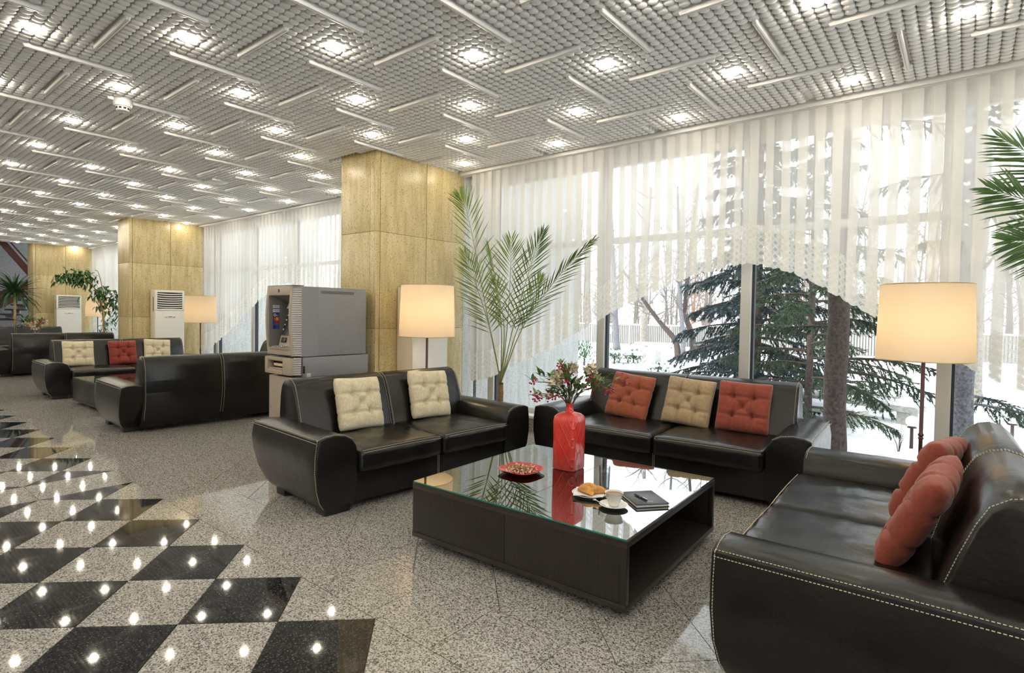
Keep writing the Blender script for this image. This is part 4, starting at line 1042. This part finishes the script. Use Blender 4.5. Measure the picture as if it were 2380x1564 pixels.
fr = [([(-0.13, -0.1, 1.409), (-0.317, -0.25, 2.57), (-0.384, -0.35, 2.895)], R_, 26, .40, 34, 1.0),
      ([(-0.049, -0.15, 1.282), (-0.133, -0.32, 1.819), (-0.204, -0.45, 2.184)], R_, 24, .36, 40, 1.0),
      ([(0.086, 0.0, 1.341), (0.12, 0.0, 1.953), (0.165, -0.05, 2.353)], R_, 22, .44, 44, 1.0),
      ([(0.138, 0.05, 1.342), (0.327, 0.13, 2.077), (0.459, 0.18, 2.459)], R_, 26, .36, 30, 1.0),
      ([(0.327, 0.0, 1.348), (0.802, 0.0, 1.908), (1.261, -0.05, 2.278)], (.3, -.6, .75), 26, .34, 20, 1.0),
      ([(0.033, -0.05, 1.34), (0.005, -0.15, 1.947), (-0.053, -0.2, 2.3)], (-.5, .8, .1), 22, .38, 34, 1.0),
      ([(0.165, 0.1, 1.311), (0.351, 0.16, 1.7), (0.404, 0.22, 1.932)], (.5, .8, .2), 20, .30, 32, 1.0),
      ([(0.165, -0.15, 1.289), (0.162, -0.25, 1.688), (0.136, -0.3, 1.884)], R_, 16, .26, 40, .6)]
for i, (pts, sd_, nl, Lm, ang, pr) in enumerate(fr): frond(p, b0, pts, sd_, nl, Lm, 'palm_green' if i != 3 else 'palm_dark', 'palm_stem', ang, i+20, .32, .0145, .65, pr)
# right palm, mostly outside the frame
p = thing('palm', 'dark green palm fronds reaching in from the right edge', 'potted palm', (.72, 4.72, 0))
G().lathe(((.15, 0), (.20, .02), (.22, .34), (.23, .36), (.21, .36), (.20, .33)), 28).build('pot', 'pot_brown', p); G().lathe(((.20, .32), (.001, .33)), 24, False, False).build('soil', 'soil', p)
G().tube([(0, 0, .3), (.01, .01, .8), (0, 0, 1.25)], [.06, .055, .05], 12).build('trunk', 'palm_trunk', p)
for i, (pts, sd_) in enumerate(((((-.16, -.05, 1.95), (-.38, -.10, 2.18), (-.62, -.14, 2.32)), (.3, .2, .9)), (((-.12, -.12, 1.8), (-.30, -.20, 1.95), (-.52, -.26, 1.98)), (.3, .3, .9)), (((-.16, .02, 2.1), (-.36, .02, 2.45), (-.58, .0, 2.66)), (.5, .4, .8)),
                               (((.1, -.1, 2.0), (.3, -.2, 2.4), (.6, -.3, 2.5)), (0, 1, 0)), (((.05, .1, 2.0), (.1, .3, 2.5), (.15, .5, 2.7)), (1, 0, 0)), (((-.02, -.15, 2.0), (-.05, -.35, 2.4), (-.1, -.6, 2.5)), (1, 0, 0)))):
    frond(p, (0, 0, 1.2), pts, sd_, 26, .34, 'palm_dark', 'palm_dark', 42, 50+i, .30, .017, .6)
# climbing ficus with long leaves
def leaf_cluster(root, name, centers, n, L, W, m, rnd, spread=.16, droop=.5):
    g = G()
    for c in centers:
        for i in range(n):
            q = Vector(c)+Vector((rnd.gauss(0, spread), rnd.gauss(0, spread), rnd.gauss(0, spread*.6)))
            leaf(g, q, (rnd.uniform(-1, 1), rnd.uniform(-1, 1), rnd.uniform(-.9, .2)), (rnd.uniform(-.4, .4), rnd.uniform(-.4, .4), 1), L*rnd.uniform(.7, 1.2), W, droop)
    return g.build(name, m, root, None)
rnd = random.Random(5)
p = thing('climbing_ficus', 'leafy indoor plant on a bent stem beside the middle pillar', 'potted plant', (-17.0, 4.58, 0))
G().lathe(((.14, 0), (.18, .02), (.20, .34), (.21, .36), (.19, .36), (.18, .33)), 24).build('pot', 'pot_white', p); G().lathe(((.18, .33), (.001, .34)), 20, False, False).build('soil', 'soil', p)
G().tube(spline([(0, 0, .3), (-.02, 0, .9), (0, -.05, 1.5), (0, -.15, 1.85), (0, -.30, 2.1), (0, -.5, 2.2)], 20), [.024]*12+[.016]*9, 8).build('stem', 'stem_tan', p, 180)
G().tube(spline([(0, 0, 1.4), (0, -.03, 1.9), (0, -.12, 2.35), (0, -.2, 2.42)], 12), .010, 6).build('stem', 'stem_tan', p, 180)
leaf_cluster(p, 'leaves', [(0, -.38, 2.22), (0, -.55, 2.18), (0, -.75, 2.25), (.05, -.6, 2.32), (-.05, -.85, 2.18), (0, -.45, 2.35), (0, -.5, 2.1)], 28, .17, .055, 'leaf_dark', rnd, .10)
leaf_cluster(p, 'leaves', [(0, .05, 1.85), (0, .12, 1.65), (0, -.02, 1.95), (.05, .2, 1.75), (0, .0, 1.55), (0, -.2, 1.8)], 26, .17, .055, 'leaf_dark', rnd, .11)
leaf_cluster(p, 'leaves', [(0, .1, 1.4), (0, .25, 1.25), (0, .12, 1.1), (0, .3, 1.4), (0, .02, .95)], 18, .12, .035, 'leaf_dark', rnd, .09)
p = thing('leafy_plant', 'low leafy plant peeking above the red-cushioned sofa by the pillar', 'potted plant', (-15.2, 4.75, 0))
G().lathe(((.12, 0), (.15, .02), (.17, .26), (.15, .26)), 24).build('pot', 'pot_white', p)
G().tube(spline([(0, 0, .2), (.02, .05, .5), (0, .1, .8)], 8), .012, 6).build('stem', 'stem_tan', p, 180)
leaf_cluster(p, 'leaves', [(0, 0, .78), (0, .15, .85), (0, -.12, .75), (0, .28, .72), (.05, .05, .95)], 26, .17, .05, 'leaf_dark', rnd, .12)
# yucca
def yucca(loc, label, heads, stem_m='stem_tan'):
    p = thing('yucca', label, 'potted plant', loc)
    G().lathe(((.17, 0), (.20, .02), (.24, .38), (.25, .40), (.22, .40)), 24).build('pot', 'pot_brown', p)
    for (x, y, z, n, L) in heads:
        G().tube([(x*.4, y*.4, .3), (x*.8, y*.8, z*.6), (x, y, z)], [.035, .03, .028], 8).build('cane', stem_m, p, 180); g = G()
        for i in range(n):
            a = rnd.uniform(0, 2*PI); el = rnd.uniform(-.5, 1.3); d = (cos(a)*cos(el), sin(a)*cos(el), sin(el)); leaf(g, (x, y, z+rnd.uniform(-.08, .05)), d, (0, 0, 1), L*rnd.uniform(.7, 1.1), .055, .35)
        g.build('leaf_crown', 'leaf_yucca', p, None)
yucca((-21.7, 3.65, 0), 'dark spiky yucca on a tan cane before the staircase', [(0, 0, 1.85, 120, .85), (.1, .22, .95, 40, .5)])
yucca((-22.4, 3.05, 0), 'spiky plant cut by the left edge of the photo', [(0, .0, 1.5, 60, .5), (-.1, .1, 1.0, 40, .45)])
# distant vase with flowers
p = thing('vase', 'small pale vase with pink and cream flowers behind the distant sofa', 'vase', (-18.0, 3.42, ZT)); G().lathe(((.06, 0), (.09, .06), (.10, .16), (.06, .26), (.09, .34), (.08, .34), (.05, .26)), 24, True, False).build('body', 'pot_white', p)
sp = [(rnd.uniform(-.22, .22), rnd.uniform(-.22, .22), rnd.uniform(.05, .28), 'berry' if i % 3 == 0 else ('dry' if i % 3 == 1 else 'leaf')) for i in range(12)]
bouquet('bouquet', 'distant bunch of cream and pink flowers above a black sofa back', (-18.0, 3.42, ZT+.34), rnd, 1.7, [(a/1.7, b/1.7, (c+.12)/1.7, k) for a, b, c, k in sp])

# ------------------------------------------------------------------ STAIRCASE far left
st = thing('staircase', 'staircase with brown side panels and grey treads, far left background', 'staircase', (-25.2, 3.0, 0))
for i in range(13): G().cbox(-.65, .65, .75+i*.16, 1.12+i*.16, 1.0+i*.165, 1.05+i*.165, .006).build('tread', 'stair_tread', st)
for i in range(13): G().cbox(-.65, .65, 1.09+i*.16, 1.12+i*.16, 1.05+i*.165, 1.165+i*.165, .004).build('riser', 'stair_glass_white', st)
def beam(p, q, hx, hz, nm, m):
    p, q = Vector(p), Vector(q); g = G(); v = []
    for c in (p, q): v += [(c.x-hx, c.y, c.z-hz), (c.x+hx, c.y, c.z-hz), (c.x+hx, c.y, c.z+hz), (c.x-hx, c.y, c.z+hz)]
    g.add(v, [(0, 1, 2, 3), (7, 6, 5, 4), (0, 4, 5, 1), (1, 5, 6, 2), (2, 6, 7, 3), (3, 7, 4, 0)]); sharp_bevel(g, .01, 1, 40).build(nm, m, st)
beam((.68, .1, 1.2), (.68, 2.9, 2.95), .03, .22, 'side_panel', 'stair_wood'); beam((.68, .3, 4.3), (.68, 1.9, 2.05), .03, .17, 'side_panel', 'stair_wood'); beam((.62, .3, 4.62), (.62, 1.9, 2.38), .03, .035, 'handrail', 'stair_wood')
beam((-.68, .1, 1.2), (-.68, 2.9, 2.95), .03, .22, 'side_panel', 'stair_wood')
G().box(-.65, .65, -1.2, .75, .95, 1.05).build('landing', 'stair_stone', st, None); G().box(-.65, .65, -1.2, .75, 2.35, 2.5).build('upper_landing', 'stair_glass_white', st, None)
for y in (-1.0, .6): G().box(.55, .65, y-.05, y+.05, 0, .95).build('post', 'stair_tread', st, None)
# ------------------------------------------------------------------ OUTSIDE
ZG = -.5
g = G(); nx, ny = 90, 60; rnd = random.Random(2)
for j in range(ny+1):
    y = 6.0+(j/ny)**2*150
    for i in range(nx+1):
        x = -90+150*i/nx; k = min(1, (y-6)/3)
        g.v.append((x, y, ZG+k*(.05*sin(x*1.3+y*.7)+.04*sin(x*.6-y*1.1)+.03*sin(2.7*x+1.9*y))))
for j in range(ny):
    for i in range(nx): a = j*(nx+1)+i; g.f.append((a, a+1, a+nx+2, a+nx+1))
o = g.build('ground_snow', 'snow', None, 180); o['kind'] = 'structure'
o = G().box(XE+.2, 60, -40, 6.05, ZG-.05, ZG).build('ground_side', 'snow', None, None); o['kind'] = 'structure'
struct(G().box(-27, XE+.2, 5.95, 6.05, -.7, .02).build('wall_footing', 'concrete', smooth=None))
# concrete fence of vertical slats
fe = thing('fence', 'long pale concrete fence of vertical slats under snow, across the garden', 'fence', (0, 33, ZG))
sl = G(); n = 22
for i in range(n): x = i*.125; sl.box(x, x+.085, 0, .06, .18, 1.36)
slm = sl.mesh('slat_panel', 'fence_concrete', None)
for k in range(-17, 6):
    x = k*2.8; q = link_mesh('fence_panel', G().box(0, 2.72, .03, .07, .15, 1.36).mesh('fence_panel', 'fence_concrete', None), fe, (x, 0, 0)); s_ = link_mesh('slats', slm, q, (0, -.03, 0)); s_['kind'] = 'stuff'
    G().cbox(x-.09, x-.01, -.06, .10, 0, 1.42, .01).build('post', 'fence_concrete', fe)
    G().cbox(x-.05, x+2.76, -.06, .14, 1.36, 1.45, .03).build('snow_cap', 'snow', fe)
def tree(name, label, path, r0, r1, bark, nb, blen, seed, twm='twig_pale', start=.35, cat='tree', group=None, up=.5):
    rnd = random.Random(seed); base = Vector(path[0]); t = thing(name, label, cat, tuple(base), 0, group)
    pl = spline([Vector(p)-base for p in path], 18); n = len(pl)
    G().tube(pl, [lerp(r0, r1, i/(n-1))*(1.25 if i == 0 else 1) for i in range(n)], 10).build('trunk', bark, t, 180)
    g = G()
    for k in range(nb):
        f = lerp(start, 1, rnd.random()); i = int(f*(n-1)); p = pl[i]; a = rnd.uniform(0, 2*PI)
        d = Vector((cos(a), sin(a), up*rnd.uniform(.2, 1.6))).normalized(); L = blen*rnd.uniform(.5, 1)*(1.15-f*.5)
        pts = [p]; q = p
        for s in range(4): d = (d+Vector((rnd.uniform(-.3, .3), rnd.uniform(-.3, .3), rnd.uniform(-.1, .35)))).normalized(); q = q+d*L/4; pts.append(q)
        rr = lerp(r0, r1, f)*.42; g.tube(pts, [rr, rr*.75, rr*.5, rr*.35, rr*.15], 5, False)
        for s in range(7):
            b = pts[rnd.randint(1, 4)]; e = (d+Vector((rnd.uniform(-1, 1), rnd.uniform(-1, 1), rnd.uniform(-.4, .8)))).normalized(); l2 = L*rnd.uniform(.2, .45)
            g.tube([b, b+e*l2*.5+Vector((0, 0, .02)), b+e*l2], [rr*.28, rr*.18, rr*.07], 4, False)
    g.build('branches', twm, t, 180); return t
TG = 'bare snowy trees in the garden'
tree('bare_tree', 'slim grey bare trunk left of the others, in front of the fence', [(-15.2, 28.2, ZG), (-15.4, 28.3, 1.5), (-15.7, 28.5, 4.5), (-16, 28.6, 8)], .21, .08, 'bark_grey', 14, 2.4, 1, group=TG)
tree('bare_tree', 'straight pale trunk standing near the middle of the fence', [(-14.75, 30.6, ZG), (-14.7, 30.6, 2), (-14.75, 30.7, 5), (-14.6, 30.8, 9)], .24, .10, 'bark_pale', 16, 2.6, 2, group=TG)
tree('bare_tree', 'bent bare trunk leaning far to the left', [(-10.3, 25.0, ZG), (-10.45, 25.0, .35), (-11.0, 24.7, 1.1), (-11.55, 24.4, 1.9), (-12.0, 24.1, 2.7), (-12.6, 23.8, 3.6)], .15, .05, 'bark_brown', 14, 1.5, 3, group=TG)
tree('bare_tree', 'thin upright trunk just right of the bent one', [(-10.05, 25.0, ZG), (-10.15, 25.05, 1), (-10.35, 25.1, 2.5), (-10.5, 25.2, 5), (-10.6, 25.2, 7.5)], .12, .05, 'bark_grey', 14, 1.8, 4, group=TG)
tree('bare_tree', 'ivy-darkened trunk beside the tall white globe lamp', [(-9.8, 25.6, ZG), (-9.9, 25.6, .6), (-10.2, 25.5, 1.6), (-10.15, 25.5, 3.0), (-10.0, 25.5, 5), (-9.8, 25.6, 7.5)], .16, .06, 'bark_brown', 18, 2.2, 5, group=TG)
# woodland behind the fence (nobody could count it)
rnd = random.Random(31); W1 = G(); W2 = G()
for k in range(210):
    x, y = rnd.uniform(-62, 22), rnd.uniform(36, 62); H = rnd.uniform(7, 13); r = rnd.uniform(.05, .13); lean = rnd.uniform(-.8, .8)
    pl = [Vector((x+lean*t*t+.15*sin(5*t+k), y, ZG+H*t)) for t in (0, .25, .5, .75, 1)]; (W1 if k % 9 else W2).tube(pl, [r, r*.8, r*.6, r*.4, r*.15], 5, False)
    for b in range(26):
        t = rnd.uniform(.08, .95); i = min(int(t*4), 3); p = pl[i].lerp(pl[i+1], t*4-i); a = rnd.uniform(0, 2*PI); d = Vector((cos(a), sin(a), rnd.uniform(.2, 1.2))).normalized(); L = rnd.uniform(.6, 2.4)*(1.1-.6*t)
        m_ = p+d*L*.5; e = p+d*L+Vector((0, 0, rnd.uniform(0, .4))); gg = W1 if (k % 9) else W2; gg.tube([p, m_, e], [r*.35, r*.22, r*.08], 3, False)
        for q in range(4):
            d2 = (d+Vector((rnd.uniform(-.9, .9), rnd.uniform(-.9, .9), rnd.uniform(-.3, .9)))).normalized(); b0_ = m_.lerp(e, rnd.random()); gg.tube([b0_, b0_+d2*L*rnd.uniform(.25, .5)], [r*.16, r*.06], 3, False)
wd = thing('woodland', 'hazy bare winter woodland rising behind the fence', 'woods', (0, 45, ZG)); wd['kind'] = 'stuff'
for gg, m_ in ((W1, 'twig_pale'), (W2, 'twig_rust')):
    gg.v = [(x, y-45, z-ZG) for x, y, z in gg.v]; o = gg.build('bare_trees', m_, wd, None); o['kind'] = 'stuff'
# spruces
def bough(g, gw, p, d, L, rnd, twn=22, nd=26, nl=.05, droop=.5):
    d = Vector(d).normalized(); path = []; q = Vector(p); dd = d.copy()
    for s in range(7): path.append(q.copy()); dd = (dd+Vector((0, 0, -droop*.16))).normalized(); q = q+dd*L/6
    gw.tube(path, [.018*L*(1-.13*i) for i in range(7)], 5, False)
    for k in range(twn):
        f = .15+.85*k/(twn-1); i = min(int(f*6), 5); b = path[i].lerp(path[i+1], f*6-i); t = (path[i+1]-path[i]).normalized(); s = t.cross(Vector((0, 0, 1))).normalized()*(1 if k % 2 else -1)
        td = (t*.6+s*rnd.uniform(.3, .9)+Vector((0, 0, rnd.uniform(-1.5, .05)))).normalized(); tl = L*rnd.uniform(.18, .34)*(1.15-.6*f)
        gw.tube([b, b+td*tl], [.004*L, .002*L], 3, False)
        for n_ in range(nd):
            u = rnd.random(); c = b+td*tl*u; a = rnd.uniform(0, 2*PI); o1 = td.orthogonal().normalized(); o2 = td.cross(o1); r = (o1*cos(a)+o2*sin(a)); e = (td*.75+r*.65).normalized(); w_ = e.cross(r)
            w_ = (w_.normalized() if w_.length > 1e-4 else o1)*nl*.16
            g.add([c+w_, c-w_, c+e*nl*rnd.uniform(.7, 1.3)], [(0, 1, 2)])
def spruce(label, loc, H, R, m, nb, seed, z0=.3, trunk_r=.16, bark='bark_brown', azim=None, nl=.06, twn=22, nd=26, nested=None):
    rnd = random.Random(seed); t = thing('spruce', label, 'tree', loc); g = G(); gw = G()
    G().tube([(0, 0, 0), (.02, 0, H*.3), (0, .02, H*.65), (0, 0, H)], [trunk_r*1.15, trunk_r*.9, trunk_r*.6, .02], 14).build('trunk', bark, t, 180)
    for k in range(nb):
        z = z0+(H-z0)*(k/nb)**1.1; a = k*2.399+rnd.uniform(-.3, .3)
        if azim: a = rnd.uniform(*azim)
        L = R*(1-.85*z/H)*rnd.uniform(.75, 1.1)+.15
        bough(g, gw, (0, 0, z), (cos(a), sin(a), rnd.uniform(.0, .35)), L, rnd, twn, nd, nl)
    gw.build('boughs', bark, t, 180); g.build('needles', m, t, None); return t
spruce('blue-green spruce with drooping boughs just left of the window post', (-3.75, 13.6, ZG), 8.5, 1.95, 'spruce_blue', 110, 3, .2, .10, nl=.085, twn=34, nd=44)
spruce('dark tangled spruce filling the window right of the post', (-2.25, 11.6, ZG), 7.5, 1.7, 'spruce_green', 52, 4, .35, .06, nl=.07, twn=30, nd=34)
def pine(label, loc, H, r, bark, specs, m, seed):
    rnd = random.Random(seed); t = thing('conifer', label, 'tree', loc); g = G(); gw = G()
    tr = [(0.012*sin(i*1.7), .012*cos(i*2.3), H*i/16) for i in range(17)]
    G().tube(tr, [lerp(r*1.06, r*.8, i/16)*(1+.05*sin(i*2.1)) for i in range(17)], 18).build('trunk', bark, t, 180)
    for (z, a, L, dz) in specs: bough(g, gw, (r*.5*cos(a), r*.5*sin(a), z), (cos(a), sin(a), dz), L, rnd, 28, 38, .05, .35)
    gw.build('boughs', bark, t, 180); g.build('needles', m, t, None); return t
E_ = math.atan2(.628, .778)                     # screen-right direction in the garden
pine('thick brown conifer trunk seen through the glass right of the window post', (-1.24, 7.97, ZG), 6.5, .125, 'bark_brown', [(1.35, E_+.1, 1.3, -.05), (1.2, E_+.5, 1.2, -.15), (1.5, E_-.1, 1.1, .1), (2.0, E_+.2, .9, .0), (2.3, E_+.6, .9, .1), (2.15, E_, .75, -.1), (1.9, E_+PI-.3, .7, .1), (2.6, E_+PI+.4, 1.0, .2), (2.9, E_+.3, 1.0, .1), (3.4, E_+2, 1.2, .1), (3.8, E_+4, 1.2, .1), (4.4, E_, 1.2, .2), (4.9, E_+2.5, 1.0, .2)], 'spruce_green', 8)
pine('grey conifer trunk just right of the second window post', (.0, 9.2, ZG), 6.5, .115, 'bark_grey', [(3.5, 1, 1.0, .1), (3.9, 3, 1.0, .1), (4.4, 5, 1.0, .2), (1.05, E_+.2, 1.3, -.1), (.95, E_-.2, 1.1, -.05), (3.0, 4.2, .9, .1)], 'spruce_green', 9)
tree('bare_tree', 'pale smooth trunk in the snow beside the grey conifer', [(.2, 18.1, ZG), (.2, 18.1, 1.2), (.25, 18.1, 3.5), (.3, 18.2, 6)], .17, .09, 'bark_pale', 10, 1.8, 12, group=TG, start=.5)
# shrubs
def bush(label, loc, s, seed, n=260):
    rnd = random.Random(seed); t = thing('shrub', label, 'shrub', loc); g = G(); sn = G()
    for i in range(n):
        a, el, rr = rnd.uniform(0, 2*PI), rnd.uniform(0, 1.5), rnd.uniform(.35, 1); c = Vector((cos(a)*cos(el)*s[0]*rr, sin(a)*cos(el)*s[1]*rr, sin(el)*s[2]*rr)); leaf(g, c, c+Vector((rnd.uniform(-.3, .3), rnd.uniform(-.3, .3), .2)), (0, 0, 1), .16, .05, .2)
    for i in range(7):
        a = rnd.uniform(0, 2*PI); sn.ball((cos(a)*s[0]*.5, sin(a)*s[1]*.5, s[2]*rnd.uniform(.75, .95)), .18, 8, 5, (1.2, 1, .35))
    g.build('foliage', 'bush_green', t, None); sn.build('snow_cover', 'snow', t, 180)
    G().tube([(0, 0, 0), (.02, 0, s[2]*.6)], [.04, .02], 6).build('stem', 'bark_brown', t)
bush('green evergreen shrub seen left of the first window post', (-11.6, 18.9, ZG), (1.0, .7, .95), 1); bush('snow-dusted shrub beside the low globe lamp', (-11.1, 20.4, ZG), (.6, .5, .6), 2, 160); bush('bright green shrub right of the snow-dusted one', (-10.5, 20.9, ZG), (.55, .5, .55), 3, 180); bush('low shrub poking from the snow above the window sofa', (-8.3, 18.4, ZG), (.7, .5, .3), 4, 140)
# globe lamps
def globe(label, loc, H, r, group):
    t = thing('garden_lamp', label, 'garden lamp', loc, 0, group); G().lathe(((.025, 0), (.022, H), (.06, H+.005), (.06, H+.02)) if H < 1 else ((.05, 0), (.04, H), (.10, H+.01), (.10, H+.04)), 14).build('post', 'post_brown' if H < 1 else 'bark_pale', t); G().ball((0, 0, H+.02+r*.96), r, 20, 12).build('globe', 'globe_white', t, 180)
GG = 'white globe lamps in the snow'
globe('low globe lamp on a brown post in open snow, left of the peach lamp pole', (-.59, 10.4, ZG), .36, .085, GG); globe('low globe lamp at the right edge above the foreground sofa', (.61, 11.7, ZG), .38, .095, GG)
globe('snow-topped globe barely showing over the far armrest', (-.62, 6.66, ZG), .50, .075, GG); globe('globe half hidden behind the right sofa back', (.46, 7.53, ZG), .48, .075, GG)
globe('tall globe lamp beside the first window post', (-10.4, 18.6, ZG), 1.25, .16, GG); globe('tall globe lamp in front of the fence right of the bare trunks', (-11.6, 30.5, ZG), 1.15, .24, GG)
# stone benches
def bench(label, loc, rz, L, D):
    t = thing('stone_bench', label, 'bench', loc, rz, 'stone benches in the snow'); G().cbox(-L/2, L/2, -D/2, D/2, .36, .46, .02).build('seat_slab', 'bench_stone', t); G().soft(L/2-.02, D/2-.02, .05, .045, 4, (0, 0, .02), (0, 0, .50)).build('snow_cover', 'snow', t, 180)
    for x in (-L/2+.25, L/2-.25): G().cbox(x-.12, x+.12, -D/2+.05, D/2-.05, 0, .36, .02).build('support', 'bench_stone', t)
bench('rear stone bench under snow right of the brown trunk', (-2.2, 14.6, ZG-.1), rad(-6), 2.4, .5); bench('middle stone bench under snow, longest of the group', (-1.75, 13.4, ZG-.12), rad(-14), 2.4, .5); bench('front stone bench nearest the window, half behind the trunk', (-2.3, 12.6, ZG-.2), rad(-22), 1.8, .5); bench('stone bench in front of the far fence', (-13.3, 29.4, ZG-.05), rad(8), 2.6, .6)
for x, y, a in ((-11.8, 23.5, 'low stone block in the snow below the bent trunk'), (-10.6, 22.5, 'square stone block right of the low block')):
    t = thing('stone_block', a, 'stone', (x, y, ZG)); G().cbox(-.45, .45, -.3, .3, 0, .5, .03).build('block', 'bench_stone', t); G().soft(.44, .29, .06, .05, 4, (0, 0, .03), (0, 0, .55)).build('snow_cover', 'snow', t, 180)
# bird feeder, stakes, bare seedling
t = thing('bird_feeder', 'small dark bird feeder on a post in the snowy garden', 'bird feeder', (-7.1, 19.2, ZG)); G().tube([(0, 0, 0), (0, 0, 1.0)], .02, 8).build('post', 'post_brown', t); G().cbox(-.14, .14, -.12, .12, .72, 1.0, .01).build('box', 'post_brown', t); r_ = G().prism([(-.24, 1.0), (0, 1.12), (.24, 1.0)], -.18, .18); r_.v = [(x, z, y) for x, y, z in r_.v]; r_.build('roof', 'bark_grey', t, None)
for x, y, hh_, lb in ((.16, 15.7, .55, 'wooden stake in the snow near the pale trunk'), (.95, 14.0, .5, 'wooden stake in the snow at the far right')): tag(G().tube([(0, 0, 0), (.01, 0, hh_)], [.03, .025], 6).build('wooden_stake', 'wood_stake', None, 30, (x, y, ZG)), lb, 'stake')
t = thing('bare_seedling', 'leafless seedling in the snow beside the low globe lamp', 'seedling', (-.72, 10.04, ZG)); rnd = random.Random(4); g = G()
for i in range(9): a = rnd.uniform(0, 2*PI); L = rnd.uniform(.25, .5); g.tube([(0, 0, 0), (cos(a)*.03, sin(a)*.03, L*.5), (cos(a)*.10, sin(a)*.10, L)], [.006, .004, .0015], 4)
g.build('twigs', 'twig', t)
